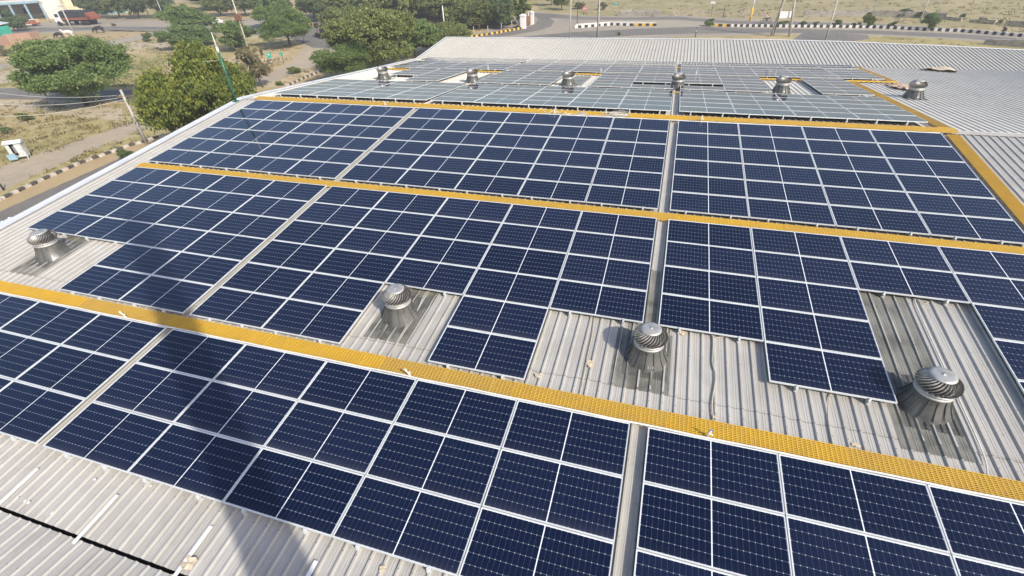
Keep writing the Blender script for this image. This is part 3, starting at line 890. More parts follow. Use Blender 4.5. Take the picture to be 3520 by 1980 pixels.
# ------------------------------------------------------------------ turbine ventilators
def ventilator(slope):
    o = thing('turbine_ventilator', Matrix.Identity(4), 'x', 'roof ventilator', 'spinning roof ventilators')
    tilt = Matrix.Rotation(slope, 4, 'X')
    b = MB_()
    vs, fs = ribs(-.48 + 0, .48, -.62, .72, z=.012, h=.02, pan=False, ysub=8, wob=.004, seed=4)
    b.add(vs, fs, 0, tilt)
    kid(b.build('base_sheet', M['polybase'], o), o)
    n = 8
    nk = MB_()
    prof = [(.50, .00), (.47, .03), (.405, .14), (.345, .28), (.315, .40), (.305, .44)]
    vs, fs = [], []
    NN = 32
    for k, (r_, z) in enumerate(prof):
        t = k / (len(prof) - 1)
        for i in range(NN):
            a = 2 * math.pi * i / NN + .2
            oct_ = math.cos(math.pi / 8) / math.cos(((a) % (math.pi / 4)) - math.pi / 8)
            rr = r_ * (oct_ * (1 - t) + t)
            p = Vector((rr * math.cos(a), rr * math.sin(a), z))
            if k == 0: p.z = .012 + math.tan(slope) * p.y
            vs.append(p)
    for k in range(len(prof) - 1):
        for i in range(NN):
            j = (i + 1) % NN; fs.append((k * NN + i, k * NN + j, (k + 1) * NN + j, (k + 1) * NN + i))
    nk.add(vs, fs, 0, None, True)
    for i in range(14):
        a = 2 * math.pi * (i + .5) / 14
        p = [Vector((math.cos(a) * r_, math.sin(a) * r_, z + .006)) for r_, z in ((.475, .035), (.408, .14), (.347, .28), (.317, .39))]
        for u, v in zip(p, p[1:]): nk.bar(u, v, .016, .022)
    kid(nk.build('neck', M['polybase'], o), o)
    kid(MB_().lathe([(.318, .425), (.330, .43), (.330, .46), (.312, .465), (.312, .495), (.325, .50), (.325, .525), (.300, .53)], 36).build('collar', M['galvcap'], o), o)
    hd = MB_()
    hd.lathe([(.25, .51), (.28, .60), (.26, .72), (.17, .82)], 20, 1)  # added dark body, stands in for shade seen between the vanes
    NV = 28
    for i in range(NV):
        a0 = 2 * math.pi * i / NV
        outer, inner = [], []
        for k in range(9):
            t = k / 8
            z = .525 + .30 * t
            r_ = .31 + .080 * math.sin(math.pi * min(1, t * 1.05) ** .9) - .10 * t ** 2.6
            tw = .85 * t ** 1.4
            outer.append(Vector((r_ * math.cos(a0 + tw), r_ * math.sin(a0 + tw), z)))
            ri = r_ - .038
            ai = a0 + tw + .17
            inner.append(Vector((ri * math.cos(ai), ri * math.sin(ai), z + .004)))
        hd.add(outer + inner, [(k, k + 1, 9 + k + 1, 9 + k) for k in range(8)], 0, None, True)
    kid(hd.build('spinning_head', [M['galv'], M['inner']], o), o)
    kid(MB_().lathe([(.225, .815), (.222, .832), (.16, .842), (.06, .848), (.012, .850), (.012, .865), (.003, .868)], 36).build('top_cap', M['galvcap'], o), o)
    return o
def place_vents(slope, M4, yy, lst):
    o = None
    for X, dy, lab, rz in lst:
        p = M4 @ Vector((X, yy + dy, SHEET))
        mt = Matrix.Translation(p)
        if o is None:
            o = ventilator(slope); o.matrix_basis = mt; o['label'] = lab
        else:
            c = copy_tree(o, mt, lab)
place_vents(TH, MA, 1.92, [(11.65, 0, 'shiny turbine ventilator on dark base at the wide aisle, centre of the bare strip', 0),
                           (5.5, 0, 'turbine ventilator in the notch between panels, nearest the narrow aisle', 0),
                           (-7.05, .05, 'turbine ventilator alone on pale sheets at the left edge of the roof', 0),
                           (16.95, -.02, 'largest looking turbine ventilator, at the right near dark skylight sheets', 0)])
place_vents(-TH, MB, 8.28, [(11.68, .12, 'small far ventilator in line with the wide aisle, past the ridge', 0),
                            (5.45, 0, 'far ventilator in a gap of grey panels, first left of wide aisle', 0),
                            (-.62, 0, 'far ventilator standing at the far end of the narrow aisle', 0),
                            (-6.9, 0, 'farthest left ventilator beside the white roof edge', 0),
                            (17.0, 0, 'far ventilator in a gap of grey panels, first right of wide aisle', 0),
                            (22.95, -.35, 'ventilator alone on bare grey roof right of the panels', 0)])
# raised lettering on the neck of the centre ventilator
cu = bpy.data.curves.new('lettering', 'FONT'); cu.body = 'SVA'; cu.size = .09; cu.extrude = .004; cu.align_x = 'CENTER'
to = bpy.data.objects.new('lettering', cu); COL.objects.link(to)
dg = bpy.context.evaluated_depsgraph_get()
lm = bpy.data.meshes.new_from_object(to.evaluated_get(dg)); bpy.data.objects.remove(to)
lm.materials.clear(); lm.materials.append(M['galvcap'])
for o_ in list(COL.objects):
    if o_.type == 'EMPTY' and o_.get('label', '').startswith('shiny turbine'):
        obj('lettering', lm, o_, Matrix.Rotation(R(12), 4, 'Z') @ T(.02, -.452, .07) @ Matrix.Rotation(R(62), 4, 'X'))

# ------------------------------------------------------------------ litter on the roof
def scrap(px, py, size, lab, mat='scrap', seed=0, inv=invA, M4=MA, thick=.003, name='dry_leaf', cat='litter', group='dry scraps on the roof', z=SHEET + .038, asp=1.0, nparts=1):
    r_ = random.Random(seed + int(px))
    p = inv(px, py, z)
    b = MB_()
    for q_ in range(nparts):
        n = 11; ox, oy = (r_.uniform(-1, 1) * size * .7, r_.uniform(-1, 1) * size * .6) if nparts > 1 else (0, 0)
        sz = size / (1 if nparts == 1 else 2.2)
        top = []
        for i in range(n):
            a = 2 * math.pi * i / n; rr = sz * r_.uniform(.55, 1.0)
            top.append((ox + rr * math.cos(a), oy + rr * asp * math.sin(a), r_.uniform(0, .25) * sz))
        bot = [(x, y, z_ - thick) for x, y, z_ in top]
        b.add(top + bot + [(ox, oy, .12 * sz), (ox, oy, .12 * sz - thick)], [(i, (i + 1) % n, 2 * n) for i in range(n)] + [(n + (i + 1) % n, n + i, 2 * n + 1) for i in range(n)] + [(i, n + i, n + (i + 1) % n, (i + 1) % n) for i in range(n)])
    return tag(b.build(name, M[mat], None, M4 @ T(p.x, p.y, z)), lab, cat, group)
scrap(650, 1938, .15, 'large torn brown dry leaf on the pale sheets in the near corner')
scrap(2030, 1248, .15, 'cluster of broken dry leaf flakes left of the centre ventilator', nparts=4)
scrap(1852, 1292, .10, 'brown dry leaf beside the lone projecting panels')
scrap(2346, 1143, .10, 'brown dry leaf under the panel edge right of the centre ventilator')
scrap(2462, 1435, .06, 'tiny dry leaf next to the thick wavy cable')
scrap(2941, 1531, .12, 'pale flat leaf between ribs just above the nearest walkway', asp=.45)
scrap(1316, 1955, .07, 'curled dry leaf at the lower edge of the nearest panels')
for i, (x, y) in enumerate(((58, 1712), (87, 1722), (98, 1728), (180, 1764), (518, 1670), (326, 1648))):
    scrap(x, y, .035, 'tiny cream crumb of litter in the near left roof corner', 'pvc', 9 + i)
def warped(pts, lab, mat='scrap', lift=.10, seed=2):
    r_ = random.Random(seed)
    P = [invB(x, y, SHEET + .05) for x, y in pts]
    a, b_, c, d = P
    nx_, ny_ = 18, 6
    vs = []
    for j in range(ny_ + 1):
        for i in range(nx_ + 1):
            u, v = i / nx_, j / ny_
            p = (a.lerp(b_, u)).lerp(d.lerp(c, u), v)
            e = r_.uniform(-.05, .05)
            vs.append((p.x + e, p.y + r_.uniform(-.05, .05), SHEET + .045 + lift * (math.sin(math.pi * u) * .8 + .35 * math.sin(u * 9 + v * 3)) * (1 - v * .6) + r_.uniform(0, .03)))
    n = len(vs)
    fs = [(j * (nx_ + 1) + i, j * (nx_ + 1) + i + 1, (j + 1) * (nx_ + 1) + i + 1, (j + 1) * (nx_ + 1) + i) for j in range(ny_) for i in range(nx_)]
    vs2 = vs + [(x, y, z - .012) for x, y, z in vs]
    fs2 = fs + [tuple(n + k for k in f[::-1]) for f in fs]
    tag(MB_().add(vs2, fs2, 0, None, True).build('torn_board', M[mat], None, MB), lab, 'torn sheet', 'torn boards on the far roof')
M['board'] = simple('weathered_board', (.62, .50, .36), .85, 0, .15, 1.2)
M['boardp'] = simple('reddish_board', (.55, .38, .26), .85, 0, .2, 1.5)
warped([(3162, 240), (3292, 250), (3278, 232), (3190, 230)], 'pale warped board lying in the far valley at the right', 'board', .16)
warped([(3062, 302), (3125, 312), (3128, 292), (3040, 288)], 'reddish torn board lying behind the lone ventilator at right', 'boardp', .10, 5)

# ------------------------------------------------------------------ lightning mast on the roof edge
mp_ = invA(820, 349, -.12)
mp_w = MA @ Vector((XL + .25, mp_.y, SHEET + .05))
mh = hgt(mp_w, 733, 110)
mast = thing('lightning_mast', Matrix.Translation(mp_w), 'tall slim green mast with white tip on the left roof edge', 'mast')
MB_().tube([(0, 0, 0), (0, 0, mh * .72)], .055, 12).box((0, 0, .02), (.26, .26, .03)).build('pole', M['greenpaint'], mast)
MB_().tube([(0, 0, mh * .72), (0, 0, mh * .80)], .06, 12).tube([(0, 0, mh * .80), (0, 0, mh)], .035, 10, r2=.008).build('tip', M['white'], mast)
MB_().bar((0, 0, mh * .62), (-1.0, -.25, mh * .60), .012).build('side_rod', M['alu'], mast)
for sx in ((-.3, 1.6), (.9, -.5)):
    pass

# ------------------------------------------------------------------ mast behind the viewpoint that throws the long shadow
tw = thing('concrete_tower', Matrix.Translation((12.75, -8.45, -1.5)), 'tall round concrete tower behind the viewpoint whose shadow crosses the near panels', 'tower')
MB_().lathe([(.46, 0), (.44, 9), (.42, 18.5)], 24).build('shaft', M['conc'], tw)
MB_().lathe([(.48, 18.5), (.5, 18.7), (.3, 19.2), (.02, 19.4)], 24).build('top', M['conc'], tw)

# ------------------------------------------------------------------ vegetation
def leaf_arrays(seed, kind, nclump, nleaf, ls):
    """leaf quads filling a lumpy crown; crown radius 1, height 1, ground at z=0"""
    r = np.random.default_rng(seed)
    if kind == 'acacia': zc, zr, flat, nl = .55, .45, .40, 20
    elif kind == 'bush': zc, zr, flat, nl = .48, .50, .7, 9
    else: zc, zr, flat, nl = .54, .46, .75, 20
    a = r.uniform(0, 2 * np.pi, nl); rr = np.sqrt(r.uniform(.02, 1, nl)) * .66
    lz = zc + zr * (r.uniform(-.75, .72, nl)) * np.sqrt(np.clip(1 - (rr / .85) ** 2, .05, 1))
    lob = np.stack([rr * np.cos(a), rr * np.sin(a), lz], 1)
    lr = r.uniform(.26, .42, nl)
    k = r.integers(0, nl, nclump)
    d = r.normal(size=(nclump, 3)); d[:, 2] = np.abs(d[:, 2]) * 1.1 - .55
    d /= np.linalg.norm(d, axis=1)[:, None]
    rad = lr[k] * (r.uniform(.35, 1.05, nclump) ** .5)
    c = lob[k] + d * rad[:, None] * np.array([1, 1, zr * (1.0 if kind != 'acacia' else .8)])
    c[:, 2] = np.clip(c[:, 2], .05 if kind == 'bush' else .15, 1.04)
    ctone = np.clip(r.normal(.5, .17, nclump), 0, 1)
    crad = r.uniform(.06, .135, nclump)
    n = nclump * nleaf
    q = np.repeat(np.arange(nclump), nleaf)
    off = r.normal(size=(n, 3)) * np.array([.55, .55, .55 * flat]) * crad[q][:, None]
    off[:, 2] *= .5
    if kind == 'acacia': off[:, 2] -= .25 * (off[:, 0] ** 2 + off[:, 1] ** 2) / crad[q]
    p = c[q] + off
    u = r.normal(size=(n, 3)); u[:, 2] *= .45; u /= np.linalg.norm(u, axis=1)[:, None]
    w = r.normal(size=(n, 3)); w -= u * (u * w).sum(1)[:, None]; w /= np.linalg.norm(w, axis=1)[:, None]
    s = ls * r.uniform(.6, 1.4, n)[:, None]
    asp = .38 if kind == 'acacia' else .7
    V = np.stack([p - u * s - w * s * asp * .3, p - w * s * asp, p + u * s, p + w * s * asp], 1).reshape(-1, 3)
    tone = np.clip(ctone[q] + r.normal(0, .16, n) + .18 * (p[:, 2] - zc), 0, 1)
    return V, tone, lob

def mesh_from_quads(name, V, tone, mat):
    me = bpy.data.meshes.new(name)
    n = len(V) // 4
    me.vertices.add(len(V)); me.vertices.foreach_set('co', V.astype(np.float32).ravel())
    me.loops.add(n * 4); me.loops.foreach_set('vertex_index', np.arange(n * 4, dtype=np.int32))
    me.polygons.add(n); me.polygons.foreach_set('loop_start', np.arange(0, n * 4, 4, dtype=np.int32))
    try: me.polygons.foreach_set('loop_total', np.full(n, 4, dtype=np.int32))
    except Exception: pass
    at = me.attributes.new('tone', 'FLOAT', 'FACE'); at.data.foreach_set('value', tone.astype(np.float32))
    me.materials.append(mat); me.update(calc_edges=True)
    return me

def trunk_mesh(lob, seed, low=.0, bushy=False):
    r_ = random.Random(seed)
    b = MB_()
    fork = Vector((r_.uniform(-.05, .05), r_.uniform(-.05, .05), .24))
    if not bushy:
        b.tube([(0, 0, -.02), (fork.x * .4, fork.y * .5, .12), tuple(fork)], .050, 8, r2=.036)
    for i, l in enumerate(lob):
        e = Vector(l); m = fork.lerp(e, .5) + Vector((r_.uniform(-.06, .06), r_.uniform(-.06, .06), .02))
        s = fork if not bushy else Vector((r_.uniform(-.08, .08), r_.uniform(-.08, .08), -.02))
        b.tube([tuple(s), tuple(m), tuple(e)], .026 if not bushy else .016, 5, r2=.007)
    return b.mesh('trunk', M['bark'])

TREES = {}
def tree_meshes(kind, leaf, var, dense):
    key = (kind, leaf, var, dense)
    if key not in TREES:
        nc, nl, ls = {3: (1100, 52, .0195), 2: (520, 38, .030), 1: (170, 26, .060)}[dense]
        V, tone, lob = leaf_arrays(100 + var * 13 + len(kind), kind, nc, nl, ls)
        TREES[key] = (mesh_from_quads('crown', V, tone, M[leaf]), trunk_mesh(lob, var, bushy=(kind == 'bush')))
    return TREES[key]
trng = random.Random(11)
def tree(bx, by, tx, ty, wpx, kind, leaf, label, name='tree', cat='tree', group=None, var=0, dense=2, base=None, hmul=1.0, depth=1.0):
    P = g(bx, by) if base is None else Vector(base)
    h = max(.3, hgt(P, tx, ty)) * hmul
    w = wpx * mpp(P) / 2
    cr, tk = tree_meshes(kind, leaf, var, dense)
    o = thing(name, Matrix.Translation((P.x, P.y, GZ)), label, cat, group)
    rz = trng.uniform(0, 6.28)
    cx_ = proj(Vector((P.x, P.y, GZ + .6 * h)))[0]
    sx = (tx - cx_) * mpp(P) / (.6 * h)
    vd = Vector((RW[0][0], RW[0][1]))
    sh = Matrix.Identity(4); sh[0][2] = sx * vd.x; sh[1][2] = sx * vd.y
    mt = sh @ Matrix.Rotation(rz, 4, 'Z') @ Matrix.Diagonal((w, w * depth, h, 1))
    obj('crown', cr, o, mt)
    obj('trunk', tk, o, mt)
    return o
A_, Y_, D_, O_, S_ = 'leafg', 'leafy', 'leafd', 'leafo', 'leafs'
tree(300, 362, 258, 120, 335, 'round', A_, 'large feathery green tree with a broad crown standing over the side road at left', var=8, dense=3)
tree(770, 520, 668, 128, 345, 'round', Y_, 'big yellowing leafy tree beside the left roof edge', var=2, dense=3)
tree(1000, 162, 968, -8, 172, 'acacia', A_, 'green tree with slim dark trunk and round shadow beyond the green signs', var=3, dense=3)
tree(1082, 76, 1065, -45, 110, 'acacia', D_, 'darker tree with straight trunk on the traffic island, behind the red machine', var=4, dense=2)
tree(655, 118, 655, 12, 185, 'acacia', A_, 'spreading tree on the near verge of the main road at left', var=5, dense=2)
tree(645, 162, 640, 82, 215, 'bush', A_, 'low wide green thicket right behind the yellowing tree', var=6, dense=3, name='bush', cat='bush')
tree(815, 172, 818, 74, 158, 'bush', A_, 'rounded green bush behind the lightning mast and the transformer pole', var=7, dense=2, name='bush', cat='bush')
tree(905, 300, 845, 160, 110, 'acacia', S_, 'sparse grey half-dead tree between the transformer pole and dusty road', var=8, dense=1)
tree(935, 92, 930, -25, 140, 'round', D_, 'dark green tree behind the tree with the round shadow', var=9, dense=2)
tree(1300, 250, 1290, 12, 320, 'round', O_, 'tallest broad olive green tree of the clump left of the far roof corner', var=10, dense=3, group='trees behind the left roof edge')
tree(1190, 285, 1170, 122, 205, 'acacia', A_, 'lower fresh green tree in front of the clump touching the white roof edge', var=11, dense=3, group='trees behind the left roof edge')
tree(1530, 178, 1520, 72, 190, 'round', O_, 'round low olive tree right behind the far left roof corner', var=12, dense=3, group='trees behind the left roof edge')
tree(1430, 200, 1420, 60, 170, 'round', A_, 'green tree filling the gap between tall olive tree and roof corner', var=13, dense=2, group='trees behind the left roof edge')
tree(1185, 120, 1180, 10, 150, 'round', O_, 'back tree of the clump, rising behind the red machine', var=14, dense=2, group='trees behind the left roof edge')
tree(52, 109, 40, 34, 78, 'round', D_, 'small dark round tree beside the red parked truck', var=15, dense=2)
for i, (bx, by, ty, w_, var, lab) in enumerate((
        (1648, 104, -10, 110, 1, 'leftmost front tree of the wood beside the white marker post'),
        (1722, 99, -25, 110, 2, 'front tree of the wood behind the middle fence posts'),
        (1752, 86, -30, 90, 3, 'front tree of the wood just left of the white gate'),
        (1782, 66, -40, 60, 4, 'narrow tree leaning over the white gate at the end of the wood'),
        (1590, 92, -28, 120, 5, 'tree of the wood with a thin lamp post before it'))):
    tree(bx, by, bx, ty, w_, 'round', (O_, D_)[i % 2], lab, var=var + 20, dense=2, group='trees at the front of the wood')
for i, (bx, lab) in enumerate(((340, 'roadside dark tree behind the black covered truck'), (415, 'roadside dark tree between the truck and two leaning poles'),
                               (478, 'roadside dark tree at the foot of the thick leaning pole'), (548, 'roadside dark tree just right of the thin leaning pole'),
                               (760, 'roadside dark tree above the white parked car'), (845, 'roadside dark tree behind the transformer pole'))):
    tree(bx, 64 if i < 4 else 56, bx - 10, -55, 112, ('round', 'acacia')[i % 2], (D_, O_)[i % 3 == 1], lab, var=30 + i % 4, dense=2, group='dark trees along the main road')
for (bx, by, ty, w_, kind, leaf, lab, v) in (
        (1895, 19, -60, 60, 'round', D_, 'tree with bare dark trunk at the top, right of the gate', 41),
        (1930, 34, -45, 70, 'acacia', O_, 'double trunked pale tree next to the tall road lamp', 42)):
    tree(bx, by, bx, ty, w_, kind, leaf, lab, var=v, dense=2)
bushes = [
    (2440, 90, 60, 38, A_, 'round bush at the end of the yellow and black kerb'),
    (2690, 90, 72, 40, O_, 'low bush on the median between the legs of the double pole'),
    (2757, 90, 72, 34, D_, 'small dark bush on the median right of the white board'),
    (2803, 90, 72, 26, O_, 'small upright bush on the median, left of the leaning pole'),
    (2873, 90, 66, 34, A_, 'bush on the median right of the leaning pole'),
    (2985, 94, 44, 46, Y_, 'tall yellow green shrub on the median by the thin pole'),
    (2942, 92, 76, 30, O_, 'low straggling bush left of the tall yellow green shrub'),
    (3070, 94, 72, 34, A_, 'bush on the median between two tall shrubs'),
    (3190, 104, 48, 62, A_, 'largest green shrub of the median, at the foot of a slanting pole'),
    (3112, 58, 27, 55, D_, 'dark green bush growing in front of the broken wall'),
    (3160, 62, 38, 30, D_, 'smaller dark bush beside the biggest bush at the broken wall'),
    (3302, 70, 48, 32, D_, 'isolated dark bush at the low stone wall, right part'),
    (3435, 84, 69, 22, D_, 'little round dark bush near the right end of the low wall'),
    (3450, 112, 92, 18, S_, 'thin grey weed on the median at the right'),
    (2790, 50, 30, 34, D_, 'dark fallen bush on the low wall behind the white board'),
    (2070, 34, 8, 40, S_, 'grey leafless shrub between red sign and green sign'),
    (1990, 30, 6, 50, S_, 'brown thorny shrub beside the tall road lamp'),
    (318, 142, 124, 38, S_, 'small grey green shrub right of the grazing buffalo'),
    (505, 142, 112, 48, D_, 'round dark shrub at the edge of the pale sand patch'),
    (558, 145, 104, 46, D_, 'upright dark shrub left of the wide thicket'),
    (97, 163, 140, 30, D_, 'small dark shrub at the foot of the brick wall'),
    (25, 190, 158, 60, S_, 'grey thorny shrub left of the sand, below the brick wall'),
    (22, 460, 438, 34, D_, 'small green shrub on the sand above the roadside kiosk'),
    (88, 415, 388, 60, O_, 'olive shrub left of the large feathery tree trunk'),
    (1010, 252, 228, 50, O_, 'olive bush at the bend of the dusty road past the green signs'),
    (960, 292, 276, 40, O_, 'weedy bush against the left roof edge by the grey kerb'),
    (438, 545, 512, 60, D_, 'dark green bush pressed against the kerb beside the left roof edge'),
    (1145, 42, 18, 24, D_, 'small clipped dark tree beyond the road barrier'),
    (390, 90, 78, 18, S_, 'weed tuft at the edge of the main road'),
    (915, 130, 108, 40, S_, 'brown bush left of the slim dark trunk'),
    (2127, 122, 108, 14, Y_, 'thin yellow sapling just behind the cream roof ridge'),
]
for i, (bx, by, ty, w_, leaf, lab) in enumerate(bushes):
    tree(bx, by, bx, ty, w_, 'bush', leaf, lab, name='bush', cat='bush', group='bushes on dry ground', var=50 + i % 7, dense=1 if w_ < 45 else 2)

def merged_leaves(name, items, mat, label, cat):
    VV, TT = [], []
    r = np.random.default_rng(77)
    for (P, w_, h_, kind, var, nc, nl, ls) in items:
        V, t, _ = leaf_arrays(500 + var, kind, nc, nl, ls)
        a = r.uniform(0, 6.28); c, s = np.cos(a), np.sin(a)
        X = V[:, 0] * c - V[:, 1] * s; Y = V[:, 0] * s + V[:, 1] * c
        VV.append(np.stack([P[0] + X * w_, P[1] + Y * w_, GZ + V[:, 2] * h_], 1)); TT.append(np.clip(t + r.normal(0, .1), 0, 1))
    me = mesh_from_quads(name, np.concatenate(VV), np.concatenate(TT), mat)
    return tag(obj(name, me), label, cat, None, 'stuff')
wood = []
wr = random.Random(21)
for i in range(60):
    t = wr.random()
    x = 1090 + t * 660
    y = wr.uniform(18, 62) if i % 2 else wr.uniform(55, 95)
    if y > 78 - .0 * x and x < 1560: y -= 25
    P = g(x, y)
    wood.append((P, wr.uniform(3.0, 5.0), wr.uniform(4.5, 7.0), wr.choice(['round', 'acacia', 'round']), i, 120, 26, .075))
for i in range(34):
    x = wr.uniform(1100, 1830); y = wr.uniform(-60, 15)
    P = g(x, y); wood.append((P, wr.uniform(4, 7), wr.uniform(5, 8), 'round', i + 70, 90, 22, .10))
merged_leaves('wood', wood, M['leafo'], 'mass of scrubby green wood behind the trees, left of the road bend', 'wood')
belt = []
for i in range(46):
    x = wr.uniform(-60, 960); y = wr.uniform(-70, 42)
    if 20 < x < 320 and y > -25: continue
    P = g(x, y); belt.append((P, wr.uniform(5, 9), wr.uniform(6, 10), wr.choice(['round', 'acacia']), i + 120, 90, 24, .10))
merged_leaves('tree_belt', belt, M['leafd'], 'far belt of dark trees along the top left beyond the main road', 'wood')

# low scrub and dry grass tufts over the open ground
def scrub(name, n, zones, mat, smin, smax, label, seed, flat=.6, nl=16):
    r = np.random.default_rng(seed); rr = random.Random(seed)
    VV, TT = [], []
    for i in range(n):
        z = zones[rr.choices(range(len(zones)), [zz[4] for zz in zones])[0]]
        px, py = rr.uniform(z[0], z[2]), rr.uniform(z[1], z[3])
        P = g(px, py)
        if XL - 2.2 < P.x < XR and -14 < P.y < 62: continue
        if any(inside(px, py, pg) for pg in KEEP): continue
        s = rr.uniform(smin, smax) * (1 if rr.random() < .8 else 1.8)
        c = r.normal(size=(nl, 3)) * np.array([.55, .55, .3]) * s; c[:, 2] = np.abs(c[:, 2]) * flat + .03
        u = r.normal(size=(nl, 3)); u[:, 2] = np.abs(u[:, 2]) + .3; u /= np.linalg.norm(u, axis=1)[:, None]
        w = r.normal(size=(nl, 3)); w -= u * (u * w).sum(1)[:, None]; w /= np.linalg.norm(w, axis=1)[:, None]
        ls = s * .28
        V = np.stack([c - w * ls * .5, c - u * ls * .3, c + w * ls * .5, c + u * ls], 1)
        V[:, :, 0] += P.x; V[:, :, 1] += P.y; V[:, :, 2] += GZ
        VV.append(V.reshape(-1, 3)); TT.append(np.clip(rr.uniform(.2, .8) + r.normal(0, .15, nl), 0, 1))
    me = mesh_from_quads(name, np.concatenate(VV), np.concatenate(TT), mat)
    tag(obj(name, me), label, name.replace('_', ' '), None, 'stuff')
def inside(x, y, poly):
    c = False; j = len(poly) - 1
    for i in range(len(poly)):
        (xi, yi), (xj, yj) = poly[i], poly[j]
        if (yi > y) != (yj > y) and x < (xj - xi) * (y - yi) / (yj - yi) + xi: c = not c
        j = i
    return c
KEEP = [[(-300, 700), (0, 650), (560, 455), (1000, 280), (1130, 230), (1130, 300), (0, 760)], [(-300, 690), (0, 585), (330, 470), (500, 405), (760, 316), (930, 254), (1040, 168), (1180, 150), (1120, 208), (880, 300), (640, 385), (330, 510), (0, 658), (-300, 800)],
        [(-300, 850), (0, 725), (410, 545), (850, 365), (1000, 300), (1000, 420), (0, 900)],
        [(-400, 302), (200, 302), (620, 317), (620, 359), (200, 344), (-400, 351)],
        [(-200, 245), (80, 203), (430, 130), (700, 95), (700, 108), (430, 147), (80, 218), (-200, 270)],
        [(-200, 117), (140, 90), (600, 90), (900, 90), (1180, 50), (1200, 170), (1080, 165), (900, 120), (600, 108), (140, 112), (-200, 150)],
        [(1830, 38), (2060, 54), (2450, 60), (3000, 78), (3520, 112), (3800, 134), (3800, 185), (3250, 134), (2700, 119), (2060, 150), (1560, 160), (1700, 110)]]
scrub('scrub', 900, [(-60, 115, 880, 300, 3), (-60, 360, 480, 620, 3), (560, 150, 1100, 300, 2), (1900, -60, 3520, 110, 5)], M['leafs'], .2, .6, 'scattered low thorny scrub over the dry ground', 5)
scrub('dry_grass', 1500, [(-60, 115, 880, 300, 3), (-60, 350, 520, 640, 4), (560, 150, 1100, 300, 2), (1900, -60, 3560, 112, 4), (2600, 118, 3560, 170, .6)], M['grass'], .15, .42, 'tufts of dry yellow grass over the open ground', 6, .7)
scrub('green_grass', 900, [(80, 200, 560, 300, 3), (1900, -60, 3560, 60, 3), (200, 120, 700, 200, 1)], M['leafo'], .2, .5, 'patches of low green weeds among the dry grass', 8, .5)

# ------------------------------------------------------------------ poles and signs
def pole(b, t, r0, label, mats='conc', r1=None, arms=(), top=None, name='utility_pole', cat='pole', hmin=0, group='poles', dirt=None):
    P = g(*b); h = max(hgt(P, *t), hmin)
    o = thing(name, Matrix.Translation((P.x, P.y, GZ)), label, cat, group)
    MB_().tube([(0, 0, -.1), (0, 0, h)], r0, 10, r2=r1 or r0 * .7).build('shaft', M[mats], o)
    return o, h
def crossarm(o, z, w=1.5, ang=0.6, lab=True):
    c, s = math.cos(ang), math.sin(ang)
    MB_().bar((-c * w / 2, -s * w / 2, z), (c * w / 2, s * w / 2, z), .08, .08).build('crossarm', M['rusty'], o)
    for t in (-.42, 0, .42):
        MB_().lathe([(.035, 0), (.06, .05), (.03, .1), (.055, .14), (.02, .18)], 8, 0, T(c * w * t, s * w * t, z + .05)).build('insulator', M['darksteel'], o)
o, h = pole((505, 496), (405, 310), .14, 'leaning concrete power pole at the kerb, with wires running left', r1=.10, group='concrete power poles')
crossarm(o, h - .55, 1.1, .5)
MB_().box((.05, 0, h - 1.15), (.5, .06, .06)).build('bracket', M['darksteel'], o)
MB_().box((.17, .03, h - .9), (.13, .13, .26)).build('fuse_box', M['black'], o)
tub = MB_()
pts = [(.45 + .22 * math.cos(a * .33), .0, h * .42 + .22 * math.sin(a * .33)) for a in range(20)]
tub.tube(pts, .035, 6).build('cable_ring', M['black'], o)
MB_().bar((.1, 0, h * .47), (.3, 0, h * .44), .03).build('ring_hook', M['darksteel'], o)
PW1 = Vector((o.location.x, o.location.y, GZ + h - .45))
for (b, t, r0, lab, m_, grp) in (
        ((257, 119), (206, 17), .17, 'pale pole slanting across the white truck cab', 'conc', 'concrete power poles'),
        ((176, 80), (145, 3), .16, 'pale pole between the red truck and the white truck', 'conc', 'concrete power poles'),
        ((515, 62), (491, 0), .20, 'thick whitish pole before the dark trees', 'conc', 'concrete power poles'),
        ((567, 70), (538, 0), .08, 'thin grey lamp post right of the thick whitish pole', 'alu', 'thin lamp posts'),
        ((338, 62), (311, 0), .08, 'thin grey lamp post behind the truck tail', 'alu', 'thin lamp posts'),
        ((1959, 129), (1961, 0), .11, 'bare pale pole between the gate and the striped island', 'conc', 'concrete power poles'),
        ((2054, 127), (2065, 0), .13, 'pale pole at the striped island with a dark stay beside it', 'conc', 'concrete power poles'),
        ((2838, 136), (2872, 0), .13, 'pale pole just behind the cream ridge, right of the double pole', 'conc', 'concrete power poles'),
        ((2999, 52), (3012, 8), .09, 'thin grey pole behind the yellow green shrub', 'conc', 'concrete power poles'),
        ((3162, 73), (3184, 0), .12, 'slanting pale pole beside the largest median shrub', 'conc', 'concrete power poles'),
        ((1612, 80), (1607, 0), .07, 'thin green lamp post in front of the wood', 'greenpaint', 'thin lamp posts'),
        ((1116, 42), (1109, 0), .06, 'thin lamp post next to the dark island tree', 'alu', 'thin lamp posts'),
        ((1984, 80), (1985, 0), .07, 'slim dark lamp post rising from the left tip of the island', 'darksteel', 'thin lamp posts'),
        ((2051, 127), (2051, 0), .05, 'dark steel stay pole touching the pale island pole', 'darksteel', 'thin lamp posts'),
        ((1111, 14), (1110, -60), .06, 'thin lamp post at the top left of the clump', 'alu', 'thin lamp posts'),
        ((3515, 150), (3516, 85), .16, 'dark post at the right frame edge by the road', 'darksteel', 'thin lamp posts')):
    o, h = pole(b, t, r0, lab, m_, hmin=4.5 if grp.startswith('con') else 2.2, group=grp)
    if lab.startswith(('pale pole slanting', 'pale pole between', 'bare pale')): crossarm(o, h - .3, 1.2, .4)
